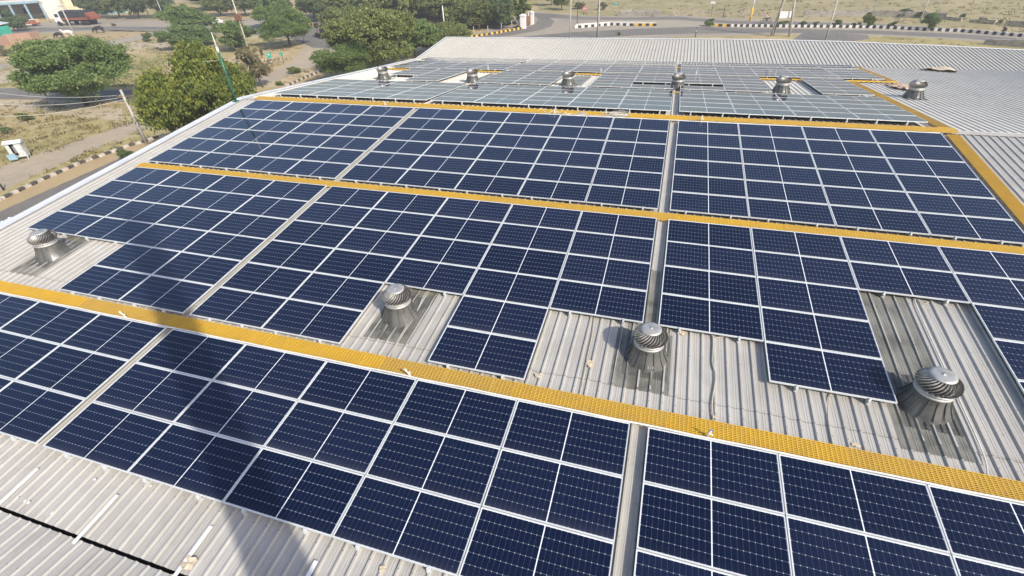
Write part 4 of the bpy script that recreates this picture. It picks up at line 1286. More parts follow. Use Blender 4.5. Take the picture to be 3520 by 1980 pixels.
o, h = pole((860, 188), (820, 0), .14, 'concrete pole carrying a rusty transformer platform, behind the green signs', 'conc', hmin=8.5, group='concrete power poles')
zt = hgt(g(860, 188), 829, 70)
pl_ = MB_().bar((-.9, -.35, zt), (.9, -.35, zt), .09).bar((-.9, .35, zt), (.9, .35, zt), .09).bar((-.8, -.4, zt), (-.8, .4, zt), .08).bar((.8, -.4, zt), (.8, .4, zt), .08)
pl_.build('platform', M['rusty'], o)
MB_().box((0, -.05, zt + .55), (.75, .6, .85)).box((-.5, 0, zt + .5), (.08, .5, .6)).box((.5, 0, zt + .5), (.08, .5, .6)).build('transformer', M['rusty'], o)
crossarm(o, zt + 1.6, 1.9, .2); crossarm(o, zt + 2.6, 1.9, .2)
o, h = pole((2578, 71), (2590, 0), .17, 'grey steel pole with yellow painted foot across the road', 'alu', hmin=6, group='thin lamp posts')
MB_().tube([(0, 0, 0), (0, 0, 2.2)], .19, 12, r2=.185).build('painted_foot', M['kerby'], o)
# double pole with a white board
P1, P2 = g(2650, 124), g(2713, 126)
ap = thing('double_pole', Matrix.Translation((P1.x, P1.y, GZ)), 'double concrete pole leaning together with a white board between its legs', 'pole')
dx = P2 - P1; top = Vector((dx.x * .5, dx.y * .5, 10.5))
MB_().tube([(0, 0, -.1), tuple(top + Vector((-.12, 0, 0)))], .19, 10, r2=.12).build('leg', M['conc'], ap)
MB_().tube([(dx.x, dx.y, -.1), tuple(top + Vector((.12, 0, 0)))], .19, 10, r2=.12).build('leg', M['conc'], ap)
MB_().tube([(.35, -.1, -.1), tuple(top * .86 + Vector((-.65, -.1, 0)))], .055, 8).build('stay', M['darksteel'], ap)
MB_().bar((dx.x * .12, dx.y * .12, 6.9), (dx.x * .88, dx.y * .88, 6.9), .1).build('brace', M['conc'], ap)
zb = hgt(P1, 2675, 62); zt_ = hgt(P1, 2675, 38)
bd = MB_().box((0, 0, 0), (1.15, .03, zt_ - zb)).box((.93, .12, .02), (.75, .03, (zt_ - zb) * .93), 0, Matrix.Rotation(.35, 4, 'Z'))
bo = thing('notice_board', Matrix.Translation((P1.x + dx.x * .40, P1.y + dx.y * .4 - .22, GZ + (zb + zt_) / 2)), 'blank white board hung between the legs of the double pole', 'board')
bd.build('panel', M['white'], bo)
def sign(b, ty, by_, w, label, mat, stripes=False, face=0.0, txt=None):
    P = g(*b); zt = hgt(P, b[0], ty); zb = hgt(P, b[0], by_)
    o = thing('road_sign', Matrix.Translation((P.x, P.y, GZ)) @ Matrix.Rotation(face, 4, 'Z'), label, 'road sign', 'road signs')
    ps = MB_(); n = 6
    for i in range(n):
        ps.tube([(0, .03, zt * i / n), (0, .03, zt * (i + 1) / n)], .045, 8, i % 2 if stripes else 0)
    ps.build('post', [M['darksteel'], M['white']], o)
    MB_().box((0, -.03, (zt + zb) / 2), (w, .03, zt - zb)).build('sign_face', M[mat], o)
    if txt:
        MB_().box((-.05, -.05, (zt + zb) / 2 + .12), (w * .35, .008, .10)).box((.08, -.05, (zt + zb) / 2 + .02), (w * .22, .008, .06)).build('marking', M['white'], o)
    return o
sign((935, 224), 179, 198, .62, 'taller green road sign on a black and white post by the dusty road', 'signgreen', True, .5, True)
sign((976, 218), 178, 189, .40, 'smaller green road sign on a plain dark post', 'signgreen', False, .5)
sign((2116, 42), 8, 18, .85, 'green sign on striped post across the road, left of the culvert wall', 'signgreen', True, .1, True)
sign((2444, 54), 5, 13, .85, 'white sign plate on a slanted post by the rubble wall', 'white', False, -.1)
P = g(2010, 44)
o = thing('road_sign', Matrix.Translation((P.x, P.y, GZ)), 'faded red rectangular sign on two thin legs across the road', 'road sign', 'road signs')
z1, z0 = hgt(P, 2010, 23), hgt(P, 2010, 36)
MB_().bar((-.35, 0, 0), (-.35, 0, z1), .05).bar((.35, 0, 0), (.35, 0, z1), .05).build('leg', M['tan'], o)
MB_().box((0, -.04, (z0 + z1) / 2), (1.0, .03, z1 - z0)).build('sign_face', M['pink'], o)
MB_().box((0, -.06, (z0 + z1) / 2), (.8, .006, .08)).build('marking', M['white'], o)
o, h = pole((2390, 128), (2396, 92), .07, 'short black bollard post at the roadside behind the ridge', 'darksteel', group=None, name='bollard', cat='bollard')
MB_().tube([(0, 0, h * .55), (0, 0, h * .68)], .075, 8).build('white_band', M['white'], o)
for i, (b, t, lab) in enumerate((((1530, 110), (1521, 19), 'white marker post rising between the olive trees'),
                       ((1630, 126), (1628, 90), 'leftmost short fence post beside the yellow and black kerb'),
                       ((1678, 121), (1676, 88), 'second short fence post beside the yellow and black kerb'),
                       ((1724, 110), (1723, 78), 'pale fence post beneath the wood, second from the gate'),
                       ((1760, 105), (1758, 71), 'pale fence post closest to the white gate'),
                       ((14, 654), (14, 598), 'thin dark marker post at the kerb in the left corner'),
                       ((2486, 57), (2487, 18), 'short dark stake by the rubble wall'))):
    pole(b, t, .07 if i else .11, lab, 'darksteel' if i > 4 else 'white' if i == 0 else 'conc', name='fence_post', cat='post', group='short posts')

# ------------------------------------------------------------------ painted kerbs
def kerb(pl, label, mats=('kerbw', 'kerbb'), block=.5, h=.34, w=.26, depth=0, dcol='ochre', first=0):
    P = [g(*p) for p in pl]
    L = [0]
    for a, b in zip(P, P[1:]): L.append(L[-1] + (b - a).length)
    n = max(2, int(L[-1] / block)); mb = MB_()
    def at(s):
        i = 0
        while i < len(L) - 2 and L[i + 1] < s: i += 1
        t = (s - L[i]) / max(L[i + 1] - L[i], 1e-6); return P[i].lerp(P[i + 1], t), (P[i + 1] - P[i]).normalized()
    kr = random.Random(n)
    for k in range(n):
        c, d = at((k + .5) * L[-1] / n)
        Mx = Matrix((d, Vector((-d.y, d.x, 0)), Vector((0, 0, 1)))).transposed().to_4x4()
        mb.box((0, 0, h / 2), (L[-1] / n * .97, w * kr.uniform(.9, 1.05), h * kr.uniform(.92, 1.04)), (k + first) % 2, Matrix.Translation((c.x, c.y, GZ)) @ Mx @ Matrix.Rotation(kr.uniform(-.03, .03), 4, 'Z'))
    o = mb.build('kerb', [M[mats[0]], M[mats[1]]])
    return tag(o, label, 'kerb', 'painted kerbs')
kerb([(-120, 742), (0, 690), (140, 624), (277, 563), (447, 503), (505, 487), (560, 466)], 'black and white kerb along the dusty verge at the left edge', ('kerbw2', 'kerbb2'), block=.55, h=.22, w=.24)
kerb([(985, 298), (1060, 265), (1132, 236)], 'black and white kerb piece behind the left roof edge near the clump of trees', ('kerbw2', 'kerbb2'), h=.28)
kerb([(1975, 97), (2040, 92), (2100, 87), (2176, 89)], 'black and white kerb of the island in front of the junction', block=.62, h=.42)
kerb([(2182, 89), (2256, 89)], 'short yellow and black kerb end of the junction island', ('kerby', 'kerbb'), block=.62, h=.42)
kerb([(1975, 96), (1985, 88), (2100, 80), (2255, 82)], 'far side white kerb of the junction island', ('kerbw', 'kerbw'), block=.62, h=.3)
kerb([(2455, 91), (2510, 92)], 'short yellow and black kerb start of the long median', ('kerby', 'kerbb'), block=.55, h=.42)
kerb([(2513, 92), (2700, 94), (2860, 95), (3000, 97), (3150, 104), (3300, 110), (3520, 128), (3700, 143)], 'long black and white kerb of the median at the right', block=.48, h=.42)
kerb([(1560, 138), (1640, 126), (1700, 117), (1805, 97)], 'yellow and black kerb curving below the wood to the gate', ('kerby', 'kerbb'), block=.55)
kerb([(1052, 86), (1075, 88), (1106, 92)], 'yellow and black kerb of the tree island behind the red machine', ('kerby', 'kerbb'), block=.6, h=.45)
sheet('median', M['ochre'], [(1986, 88), (2100, 81), (2250, 83)], [(1980, 95), (2100, 86), (2250, 88)], 12, .1)
sheet('median', M['ochre'], [(2460, 86), (2700, 88), (3000, 91), (3300, 104), (3520, 121), (3700, 136)], [(2460, 90), (2700, 93), (3000, 96), (3300, 109), (3520, 127), (3700, 142)], 12, .1)

# ------------------------------------------------------------------ walls, gate, buildings
def wall(pl, h, th, mat, label, name='stone_wall', cat='wall', rough=0.0, seed=1, gaps=0):
    P = [g(*p) for p in pl]; r_ = random.Random(seed); mb = MB_()
    for a, b in zip(P, P[1:]):
        d = b - a; n = max(1, int(d.length / 1.2)); u = d.normalized()
        Mx = Matrix((u, Vector((-u.y, u.x, 0)), Vector((0, 0, 1)))).transposed().to_4x4()
        for k in range(n):
            c = a + d * ((k + .5) / n)
            if gaps and r_.random() < gaps: continue
            hh = h * (1 - r_.uniform(0, rough))
            mb.box((0, 0, hh / 2 - .05), (d.length / n, th * r_.uniform(.92, 1.0), hh + .1), 0, Matrix.Translation((c.x, c.y, GZ)) @ Mx)
    return tag(mb.build(name, M[mat]), label, cat)
wall([(2125, 54), (2270, 54)], .75, .4, 'concdark', 'low grey culvert parapet across the road near the green sign', 'parapet')
wall([(2128, 47), (2170, 44), (2265, 43)], .6, .35, 'concdark', 'second grey culvert parapet set behind the first', 'parapet')
wall([(2310, 52), (2450, 52), (2660, 56)], .95, .5, 'stone', 'broken rubble wall of yellowish stone behind the motorcycle', rough=.5, seed=3, gaps=.18)
wall([(2760, 58), (2990, 56), (3180, 62), (3250, 66)], 1.1, .5, 'concdark', 'dark low boundary wall behind the median bushes', rough=.25, seed=4, gaps=.04)
wall([(3250, 68), (3420, 84), (3560, 98)], .9, .5, 'stone', 'crumbling low wall at the far right edge', rough=.55, seed=5, gaps=.12)
wall([(3380, 152), (3480, 160), (3560, 166)], .9, .5, 'concdark', 'low dark wall just behind the ridge at right', rough=.3, seed=6)
wall([(30, 157), (118, 148), (146, 142)], 2.1, .3, 'brick', 'red brick boundary wall left of the grazing cattle', 'brick_wall', seed=7)
wall([(-40, 168), (0, 163), (72, 150)], 1.9, .3, 'brick', 'darker brick wall piece in front of the teal tarpaulin hut', 'brick_wall', seed=8, rough=.15)
# teal hut
P = g(2, 136)
o = thing('hut', Matrix.Translation((P.x, P.y, GZ)) @ Matrix.Rotation(-.3, 4, 'Z'), 'small hut walled in teal tarpaulin with a pale sloping roof', 'hut')
MB_().box((0, 0, 1.35), (5.2, 4.2, 2.7)).build('tarpaulin_wall', M['teal'], o)
MB_().add([(-2.9, -2.4, 2.72), (2.9, -2.4, 2.72), (2.9, 2.4, 3.2), (-2.9, 2.4, 3.2), (-2.9, -2.4, 2.8), (2.9, -2.4, 2.8), (2.9, 2.4, 3.28), (-2.9, 2.4, 3.28)],
          [(3, 2, 1, 0), (4, 5, 6, 7), (0, 1, 5, 4), (1, 2, 6, 5), (2, 3, 7, 6), (3, 0, 4, 7)]).build('roof', M['trim'], o)
# gate
Pa, Pb = g(1799, 98), g(1826, 84)
o = thing('gate', Matrix.Translation((Pa.x, Pa.y, GZ)), 'dark red metal gate between two white pillars at the end of the wood', 'gate')
d = Pb - Pa; u = d.normalized()
for t, hh in ((0, hgt(Pa, 1797, 54)), (1, hgt(Pb, 1821, 44))):
    c = d * t
    MB_().box((c.x, c.y, hh / 2), (.95, .95, hh)).box((c.x, c.y, hh + .06), (1.15, 1.15, .16)).box((c.x, c.y, hh + .22), (.7, .7, .16)).build('pillar', M['white'], o)
gt = MB_().bar(tuple(u * .5 + Vector((0, 0, 1.25))), tuple(d - u * .5 + Vector((0, 0, 1.25))), .08, 2.2)
gt.build('gate_leaf', M['rusty'], o)
MB_().box((d.x * .62, d.y * .62 - .2, 2.1), (.5, .04, .6)).build('notice', M['white'], o)
MB_().bar((-.3, -.4, .1), (-2.1, .4, 2.0), .25).build('buttress', M['concdark'], o)
# far roadside building with a columned porch
P = g(205, 62)
hb = thing('roadside_building', Matrix.Translation((P.x, P.y, GZ)) @ Matrix.Rotation(R(34), 4, 'Z'), 'cream and whitewashed roadside building with a blue columned porch, top left', 'building')
MB_().box((10, 6, 3.0), (16, 9, 6.0)).build('wall', M['cream'], hb)
MB_().box((0, 4, 3.6), (5.0, 10, 7.2)).build('wall', M['palewall'], hb)
MB_().box((-12, 4.2, 4.6), (20, 12.4, .5)).build('porch_roof', M['palewall'], hb)
MB_().box((-12, -1.98, 4.6), (20.2, .12, .56)).build('fascia', M['bluewall'], hb)
for i in range(6):
    MB_().box((-21.4 + i * 3.8, -1.6, 2.2), (.45, .45, 4.4)).build('column', M['bluewall'], hb)
MB_().box((-12, 8.5, 2.2), (20, .3, 4.4)).build('back_wall', M['concdark'], hb)
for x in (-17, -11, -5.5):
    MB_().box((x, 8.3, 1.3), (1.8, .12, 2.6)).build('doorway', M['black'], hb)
MB_().box((10, 1.44, .75), (15.5, .12, 1.5)).build('painted_dado', M['bluewall'], hb)
for x in (5.5, 14.5):
    f_ = MB_().box((x, 1.42, 3.6), (1.9, .12, 1.8)).build('window', M['glass'], hb)
MB_().box((10, 6, 6.2), (16.6, 9.6, .3)).build('roof', M['concdark'], hb)
wall([(60, 66), (150, 60), (215, 56), (330, 50)], 1.3, .3, 'concdark', 'low compound wall before the roadside building', 'compound_wall', rough=.1, seed=9)

# ------------------------------------------------------------------ vehicles
def wheel(parent, c, r_, w_, axis='X'):
    Rm = Matrix.Translation(c) @ Matrix.Rotation(R(90), 4, 'X')
    t = MB_().lathe([(r_ * .62, -w_ / 2), (r_ * .95, -w_ / 2), (r_, -w_ * .3), (r_, w_ * .3), (r_ * .95, w_ / 2), (r_ * .62, w_ / 2)], 18, 0, Rm)
    o = t.build('wheel', M['tyre'], parent)
    MB_().lathe([(r_ * .63, -w_ * .42), (r_ * .3, -w_ * .5), (r_ * .3, w_ * .5), (r_ * .63, w_ * .42)], 14, 0, Rm).build('rim', M['rim'], o)
    return o
def arch_box(mb, x0, x1, w_, z0, z1, crown, n=10, mi=0):
    vs, fs = [], []
    for x in (x0, (x0 * 2 + x1) / 3, (x0 + 2 * x1) / 3, x1):
        vs.append((x, -w_ / 2, z0))
        for i in range(n + 1):
            t = i / n; sg = .04 * math.sin(x * 3.1 + i)
            vs.append((x, -w_ / 2 + w_ * t, z1 + crown * math.sin(math.pi * t) + sg))
        vs.append((x, w_ / 2, z0))
    m = n + 3
    for k in range(3):
        for i in range(m - 1): fs.append((k * m + i, (k + 1) * m + i, (k + 1) * m + i + 1, k * m + i + 1))
    fs += [tuple(range(m)), tuple(range(3 * m, 4 * m))[::-1]]
    return mb.add(vs, fs, mi)
def lorry(pa, pb, label, cabm, bodym, tarp, L=None):
    A, B = g(*pa), g(*pb); d = B - A; L = d.length if L is None else L
    th = math.atan2(d.y, d.x)
    o = thing('lorry', Matrix.Translation((A.x, A.y, GZ)) @ Matrix.Rotation(th, 4, 'Z'), label, 'truck', 'parked trucks')
    s = L / 10.0; w_ = 2.5 * s
    MB_().box((5.0 * s, 0, .95 * s), (9.6 * s, .9 * s, .3 * s)).build('chassis', M['darksteel'], o)
    cb = MB_().add([(-.2 * s, -w_ * .46, .7 * s), (1.75 * s, -w_ * .46, .7 * s), (1.75 * s, -w_ * .46, 2.75 * s), (.25 * s, -w_ * .46, 2.75 * s), (-.2 * s, -w_ * .46, 1.7 * s),
                    (-.2 * s, w_ * .46, .7 * s), (1.75 * s, w_ * .46, .7 * s), (1.75 * s, w_ * .46, 2.75 * s), (.25 * s, w_ * .46, 2.75 * s), (-.2 * s, w_ * .46, 1.7 * s)],
                   [(0, 1, 2, 3, 4), (9, 8, 7, 6, 5), (0, 4, 9, 5), (4, 3, 8, 9), (3, 2, 7, 8), (2, 1, 6, 7), (1, 0, 5, 6)])
    cab = cb.build('cab', M[cabm], o)
    for sy in (-1, 1):
        MB_().box((.85 * s, sy * w_ * .462, 2.15 * s), (.95 * s, .02, .62 * s)).build('window', M['glass'], cab)
    MB_().box((0, 0, 0), (.02, w_ * .82, .95 * s), 0, Matrix.Translation((.005 * s, 0, 2.22 * s)) @ Matrix.Rotation(R(23), 4, 'Y')).build('windscreen', M['glass'], cab)
    MB_().box((-.25 * s, 0, .75 * s), (.12 * s, w_ * .95, .3 * s)).build('bumper', M['darksteel'], o)
    bd = MB_().box((6.0 * s, 0, 1.55 * s), (8.1 * s, w_, .75 * s))
    for i in range(10): bd.box((2.1 * s + i * .86 * s, 0, 1.6 * s), (.10 * s, w_ * 1.03, .9 * s))
    bd.build('cargo_body', M[bodym], o)
    if tarp:
        arch_box(MB_(), 1.95 * s, 9.0 * s, w_ * 1.05, 1.7 * s, 2.85 * s, .30 * s).build('tarpaulin', M['tarp'], o)
        MB_().add([(9.0 * s, -w_ * .5, 1.2 * s), (10.3 * s, -w_ * .5, 1.2 * s), (10.3 * s, -w_ * .5, 1.7 * s), (9.0 * s, -w_ * .5, 2.6 * s), (9.0 * s, w_ * .5, 1.2 * s), (10.3 * s, w_ * .5, 1.2 * s), (10.3 * s, w_ * .5, 1.7 * s), (9.0 * s, w_ * .5, 2.6 * s)],
                  [(0, 1, 2, 3), (7, 6, 5, 4), (1, 5, 6, 2), (2, 6, 7, 3), (0, 3, 7, 4), (0, 4, 5, 1)]).build('tailboard', M['truckred'], o)
    else:
        MB_().box((5.2 * s, 0, 2.6 * s), (6.6 * s, w_ * .98, 1.5 * s)).build('side_boards', M['truckred'], o)
        MB_().box((5.2 * s, 0, 3.42 * s), (6.7 * s, w_ * 1.01, .14 * s)).build('top_rail', M['white'], o)
        MB_().box((9.0 * s, 0, 2.5 * s), (1.6 * s, w_ * .97, 1.9 * s)).build('tail_panel', M['tan'], o)
        MB_().box((4.4 * s, -w_ * .5, 1.25 * s), (3.4 * s, .1, .22 * s)).build('side_guard', M['white'], o)
    for x in ((.75, 3.2, 7.2, 8.4) if tarp else (.75, 6.6, 7.8)):
        for sy in (-1, 1): wheel(o, (x * s, sy * w_ * .42, .52 * s), .52 * s, .36 * s)
    return o
lorry((215, 87), (338, 84), 'white cabbed truck with black tarpaulin load and orange tail, on the main road', 'white', 'truckred', True)
lorry((66, 96), (143, 88), 'parked red truck with white top rail and plywood tail, far left', 'truckred', 'truckred', False)
# small car half hidden by the tree
P = g(738, 84)
o = thing('car', Matrix.Translation((P.x, P.y, GZ)) @ Matrix.Rotation(R(12), 4, 'Z'), 'small pale car on the main road, half hidden by a roadside tree', 'car')
prof = [(-1.9, .3), (-1.95, .75), (-1.1, .88), (-.55, 1.42), (.75, 1.45), (1.35, .92), (1.9, .82), (1.95, .35)]
b = MB_(); n = len(prof)
b.add([(x, -.8, z) for x, z in prof] + [(x, .8, z) for x, z in prof], [tuple(range(n)), tuple(range(2 * n - 1, n - 1, -1))] + [(i, n + i, n + (i + 1) % n, (i + 1) % n) for i in range(n)])
b.build('body', M['white'], o)
for sy in (-1, 1): MB_().box((.1, sy * .805, 1.15), (1.4, .012, .38)).build('window', M['glass'], o)
for x in (-1.2, 1.2):
    for sy in (-1, 1): wheel(o, (x, sy * .72, .31), .31, .2)
# red wheeled machine with a raised boom
P = g(1092, 129); Q = g(1119, 133); s = mpp(P)
o = thing('boom_machine', Matrix.Translation((P.x, P.y, GZ)), 'small red wheeled machine with raised boom parked on the asphalt by the trees', 'machine')
d = Q - P; u = Vector((d.x, d.y, 0)).normalized(); v = Vector((-u.y, u.x, 0)); Ld = d.length
Z = Vector((0, 0, 1))
MB_().bar(tuple(Z * .75), tuple(u * Ld + Z * .8), .16, .2).bar(tuple(u * Ld * .5 + v * .5 + Z * .8), tuple(u * Ld * .5 - v * .5 + Z * .8), .12).bar(tuple(u * .5 + Z * .75), tuple(u * .45 + Z * 2.1), .12).bar(tuple(u * .1 + Z * 2.1), tuple(u * .8 + Z * 2.1), .10).build('frame', M['rusty'], o)
zt = hgt(P, 1102, 78)
MB_().bar(tuple(u * (Ld + .4) + Z * 1.0), tuple(u * Ld * .72 + Z * zt * .66), .26, .3).build('lower_boom', M['truckred'], o)
MB_().bar(tuple(u * (Ld * .72) + Z * zt * .66), tuple(u * Ld * .40 + Z * zt), .14, .16).build('upper_boom', M['darksteel'], o)
MB_().bar(tuple(u * Ld * .55 + Z * 1.0), tuple(u * Ld * .68 + Z * zt * .58), .10).bar(tuple(u * Ld * .78 + Z * .9), tuple(u * Ld * .74 + Z * zt * .6), .08).build('strut', M['white'], o)
MB_().box(tuple(u * Ld * .95 + Z * 1.25), (1.1, .9, .8)).build('engine', M['darksteel'], o)
MB_().box(tuple(u * Ld * .72 + Z * 1.15), (.5, .5, .35)).build('seat', M['white'], o)
MB_().lathe([(.05, -.1), (.42, -.1), (.42, .1), (.05, .1)], 16, 0, Matrix.Translation(u * Ld * .22 + Z * zt * .86) @ Matrix.Rotation(R(90), 4, 'X')).build('drum', M['darksteel'], o)
for c in (Z * .45, u * Ld * .92 + v * .6 + Z * .5, u * Ld * .92 - v * .6 + Z * .5): wheel(o, tuple(c), .45 if c.length < 1 else .52, .25)
# roadside kiosk cabinet
P = g(80, 546); s = mpp(P)
hk = hgt(P, 45, 492)
kx = thing('kiosk_cabinet', Matrix.Translation((P.x, P.y, GZ)) @ Matrix.Rotation(R(38), 4, 'Z'), 'white roadside kiosk cabinet, open fronted, with pitched top and blue lower flap', 'kiosk')
W_, D__, H0_ = 1.15, .6, .25
hh = max(1.2, hk * .62)
c_ = MB_()
c_.box((-W_ / 2 + .03, 0, H0_ + hh / 2), (.06, D__, hh)).box((W_ / 2 - .03, 0, H0_ + hh / 2), (.06, D__, hh)).box((0, D__ / 2 - .03, H0_ + hh / 2), (W_ - .12, .06, hh)).box((0, 0, H0_ + .03), (W_ - .12, D__ - .06, .06))
c_.build('cabinet', M['kioskwhite'], kx)
MB_().box((W_ * .26, -D__ / 2 + .02, H0_ + hh * .52), (W_ * .44, .04, hh * .96)).build('door', M['kioskwhite'], kx)
MB_().box((-W_ * .36, -D__ / 2 + .02, H0_ + hh * .55), (W_ * .2, .04, hh * .9)).build('door', M['kioskwhite'], kx)
MB_().box((-W_ * .08, .0, H0_ + hh * .55), (W_ * .2, .3, hh * .5)).build('switchgear', M['rim'], kx)
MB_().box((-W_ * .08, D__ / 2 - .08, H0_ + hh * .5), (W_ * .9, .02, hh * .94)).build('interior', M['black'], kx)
MB_().box((-W_ * .45, -D__ / 2 - .22, H0_ + .18), (.6, .04, .5), 0, Matrix.Rotation(.25, 4, 'Z')).build('flap', M['bluewall'], kx)
z_ = H0_ + hh
MB_().add([(-W_ / 2 - .1, -D__ / 2 - .12, z_), (W_ / 2 + .1, -D__ / 2 - .12, z_), (W_ / 2 + .1, D__ / 2 + .1, z_), (-W_ / 2 - .1, D__ / 2 + .1, z_), (-W_ / 2 - .1, 0, z_ + .24), (W_ / 2 + .1, 0, z_ + .24)],
          [(0, 1, 5, 4), (2, 3, 4, 5), (0, 4, 3), (1, 2, 5), (3, 2, 1, 0)]).build('roof', M['kioskwhite'], kx)
for sx in (-1, 1):
    for sy in (-1, 1): MB_().box((sx * W_ * .44, sy * D__ * .4, .12), (.07, .07, .26)).build('leg', M['alu'], kx)
# road barrier frame by the traffic island
P = g(1125, 60); 
o = thing('road_barrier', Matrix.Translation((P.x, P.y, GZ)), 'white road barrier with two posts beyond the traffic island', 'barrier')
Q = g(1165, 58); d = Q - P
for t in (0, .75): MB_().bar((d.x * t, d.y * t, 0), (d.x * t, d.y * t, 2.4), .3).build('post', M['white'], o)
MB_().bar((-d.x * .1, -d.y * .1, 2.5), (d.x * .9, d.y * .9, 2.5), .16).bar((-d.x * .1, -d.y * .1, 1.2), (d.x * .9, d.y * .9, 1.2), .12).build('beam', M['white'], o)
# overhead wires
for i, dz in enumerate((0, -.18, -.36)):
    a = PW1 + Vector((0, 0, dz)); e = g((-60, -60, -60)[i], (470, 520, 575)[i]); e.z = GZ + 5.0 - .3 * i
    pts = [a.lerp(e, k / 16) - Vector((0, 0, 1.0 * math.sin(math.pi * k / 16) * .6)) for k in range(17)]
    tag(MB_().tube(pts, .016, 5).build('overhead_wire', M['greycable']), '%s of three pale wires running left from the leaning power pole' % ('uppermost', 'middle', 'lowest')[i], 'wire', 'wires at the leaning pole')

# ------------------------------------------------------------------ cattle
def skin(name, verts, edges, radii, mat, parent, sub=2):
    me = bpy.data.meshes.new(name); me.from_pydata(verts, edges, [])
    o = bpy.data.objects.new(name, me); COL.objects.link(o)
    sm = o.modifiers.new('skin', 'SKIN'); sm.use_smooth_shade = True
    for i, r_ in enumerate(radii):
        v = me.skin_vertices[0].data[i]; v.radius = (r_, r_) if isinstance(r_, (int, float)) else r_
        v.use_root = (i == 0)
    sb = o.modifiers.new('sub', 'SUBSURF'); sb.levels = sub; sb.render_levels = sub
    me.materials.append(M[mat]); o.parent = parent
    return o
def cow(px, py, rz, scale, mat, label, headdown=True):
    P = g(px, py)
    o = thing('cow', Matrix.Translation((P.x, P.y, GZ)) @ Matrix.Rotation(rz, 4, 'Z') @ Matrix.Scale(scale, 4), label, 'cattle', 'cattle on the dry ground')
    hz = .35 if headdown else 1.45
    V = [(0, 0, 1.02), (.45, 0, 1.05), (.75, 0, 1.12), (-.45, 0, 1.06), (-.75, 0, 1.12),
         (1.02, 0, 1.15 if not headdown else .95), (1.22, 0, 1.42 if not headdown else .62), (1.34, 0, hz + .05), (1.52, 0, hz - .18 if not headdown else .16)]
    E_ = [(0, 1), (1, 2), (0, 3), (3, 4), (2, 5), (5, 6), (6, 7), (7, 8)]
    Rr = [.37, .36, .30, .37, .27, .20, .15, .14, .085]
    for sx, back in ((.62, 0), (-.68, 1)):
        for sy in (-.19, .19):
            b0 = len(V)
            if back: pts = [(sx + .02, sy, .80), (sx + .10, sy, .58), (sx - .10, sy, .40), (sx - .04, sy, .03)]; rad = [.17, .11, .065, .055]
            else: pts = [(sx, sy, .78), (sx - .02, sy, .58), (sx + .02, sy, .36), (sx, sy, .03)]; rad = [.13, .09, .062, .055]
            V += pts; Rr += rad
            E_ += [((2 if not back else 4), b0)] + [(b0 + i, b0 + i + 1) for i in range(3)]
    b0 = len(V); V += [(-.98, 0, 1.05), (-1.02, 0, .55), (-1.0, 0, .42)]; Rr += [.045, .025, .04]; E_ += [(4, b0), (b0, b0 + 1), (b0 + 1, b0 + 2)]
    skin('body', V, E_, Rr, mat, o)
    hx, hzz = V[7][0], V[7][2]
    for sy in (-1, 1):
        MB_().tube([(hx - .06, sy * .10, hzz + .10), (hx - .05, sy * .24, hzz + .20), (hx + .02, sy * .26, hzz + .34)], .03, 6, r2=.008).build('horn', M['darksteel'], o)
        MB_().blob((hx - .10, sy * .22, hzz + .04), (.04, .12, .05), 0, 8, 5).build('ear', M[mat], o)
    return o
cow(242, 128, R(205), 1.05, 'cowwhite', 'white cow standing beside the foot of the slanting pole', False)
cow(208, 132, R(200), .9, 'cowdark', 'dark cow partly hidden by the large feathery tree', True)
cow(346, 114, R(205), 1.1, 'cowdark', 'black buffalo grazing head down on ochre ground', True)

# ------------------------------------------------------------------ motorcycle and rider
P = g(2632, 81)
mc = thing('motorcycle', Matrix.Translation((P.x, P.y, GZ)), 'black motorcycle on the far road, ridden toward the double pole', 'motorcycle')
for x in (-.66, .70):
    Rm = Matrix.Translation((x, 0, .31)) @ Matrix.Rotation(R(90), 4, 'X')
    wv = MB_()
    wv.lathe([(.26, -.045), (.31, -.03), (.31, .03), (.26, .045)], 20, 0, Rm, cap=False)
    wo = wv.build('wheel', M['tyre'], mc)
    sp = MB_().lathe([(.05, -.05), (.05, .05)], 8, 0, Rm)
    for k in range(6): sp.bar((x, 0, .31), (x + .27 * math.cos(k * 1.047), 0, .31 + .27 * math.sin(k * 1.047)), .015)
    sp.build('rim', M['rim'], wo)
MB_().tube([(-.66, .05, .31), (-.2, .05, .62), (.35, .05, .82), (.48, .05, .92)], .03, 6).tube([(-.25, 0, .36), (.25, 0, .36), (.4, 0, .8)], .03, 6).build('frame', M['darksteel'], mc)
MB_().tube([(.70, .07, .31), (.47, .07, .98)], .025, 6).tube([(.70, -.07, .31), (.47, -.07, .98)], .025, 6).build('fork', M['rim'], mc)
MB_().box((.02, 0, .45), (.36, .24, .34)).build('engine', M['rim'], mc)
MB_().blob((.18, 0, .84), (.26, .14, .13), 0, 10, 6).build('tank', M['darksteel'], mc)
MB_().blob((-.35, 0, .80), (.38, .12, .07), 0, 10, 6).build('seat', M['tyre'], mc)
MB_().tube([(.44, -.33, 1.02), (.50, 0, 1.0), (.44, .33, 1.02)], .018, 6).build('handlebar', M['rim'], mc)
MB_().blob((.58, 0, .92), (.09, .09, .10), 0, 10, 6).build('headlight', M['glass'], mc)
MB_().tube([(.1, -.12, .33), (-.4, -.14, .32), (-.75, -.14, .38)], .04, 8).build('exhaust', M['rim'], mc)
pe = thing('person', Matrix.Translation((P.x - .26, P.y, GZ + .86)), 'rider in pale pink shirt and dark trousers sitting on the motorcycle', 'person')
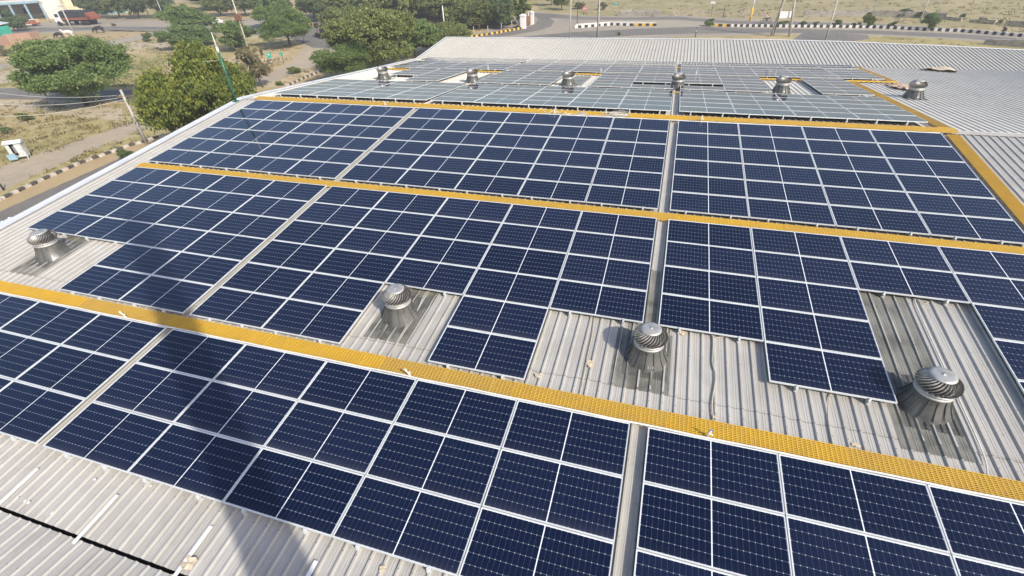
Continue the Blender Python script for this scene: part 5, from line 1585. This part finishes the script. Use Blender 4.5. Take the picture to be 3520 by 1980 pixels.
V = [(0, 0, .02), (.03, 0, .22), (.08, 0, .42), (.10, 0, .53), (.13, 0, .62),
     (.07, .19, .46), (.22, .30, .26), (.62, .31, .18), (.07, -.19, .46), (.22, -.30, .26), (.62, -.31, .18),
     (.05, .12, .0), (.42, .17, -.03), (.26, .17, -.46), (.05, -.12, .0), (.42, -.17, -.03), (.26, -.17, -.46)]
E_ = [(0, 1), (1, 2), (2, 3), (3, 4), (2, 5), (5, 6), (6, 7), (2, 8), (8, 9), (9, 10), (0, 11), (11, 12), (12, 13), (0, 14), (14, 15), (15, 16)]
Rr = [.14, .14, .16, .07, .06, .075, .05, .035, .075, .05, .035, .10, .075, .05, .10, .075, .05]
skin('body', V, E_, Rr, 'shirt', pe)
leg_ = lambda sy: [(.05, .12 * sy, .0), (.42, .17 * sy, -.03), (.26, .17 * sy, -.46), (.40, .17 * sy, -.52)]
for sy in (-1, 1):
    skin('trouser_leg', leg_(sy), [(0, 1), (1, 2), (2, 3)], [.112, .085, .062, .05], 'trouser', pe)
hdm = MB_().blob((.16, 0, .74), (.095, .078, .12), 0, 12, 9).blob((.255, 0, .735), (.022, .016, .025), 0, 6, 5).blob((.16, .08, .735), (.02, .012, .03), 0, 6, 5).blob((.16, -.08, .735), (.02, .012, .03), 0, 6, 5)
hdm.build('head', M['skin'], pe)
MB_().blob((.145, 0, .785), (.10, .086, .095), 0, 12, 7).build('hair', M['hair'], pe)
for sy in (-1, 1):
    hnd = MB_().blob((.66, .31 * sy, .175), (.045, .035, .03), 0, 8, 6)
    for k in range(4): hnd.tube([(.68, (.285 + .018 * k) * sy, .19), (.72, (.285 + .018 * k) * sy, .175), (.715, (.285 + .018 * k) * sy, .145)], .008, 5)
    hnd.tube([(.65, .275 * sy, .17), (.68, .265 * sy, .15)], .009, 5)
    hnd.build('hand', M['skin'], pe)

# ------------------------------------------------------------------ thin dusty air
hz = MB_().box((-200, 375, 7.0), (1840, 1290, 29.4)).build('haze', [])
hm = bpy.data.materials.new('haze'); hm.use_nodes = True
hn = hm.node_tree; hn.nodes.remove(hn.nodes['Principled BSDF'])
pv = hn.nodes.new('ShaderNodeVolumePrincipled')
pv.inputs['Color'].default_value = (.93, .95, .97, 1)
pv.inputs['Density'].default_value = .0010
pv.inputs['Anisotropy'].default_value = .2
hn.links.new(pv.outputs[0], hn.nodes['Material Output'].inputs['Volume'])
hz.data.materials.append(hm)
tag(hz, kind='stuff')
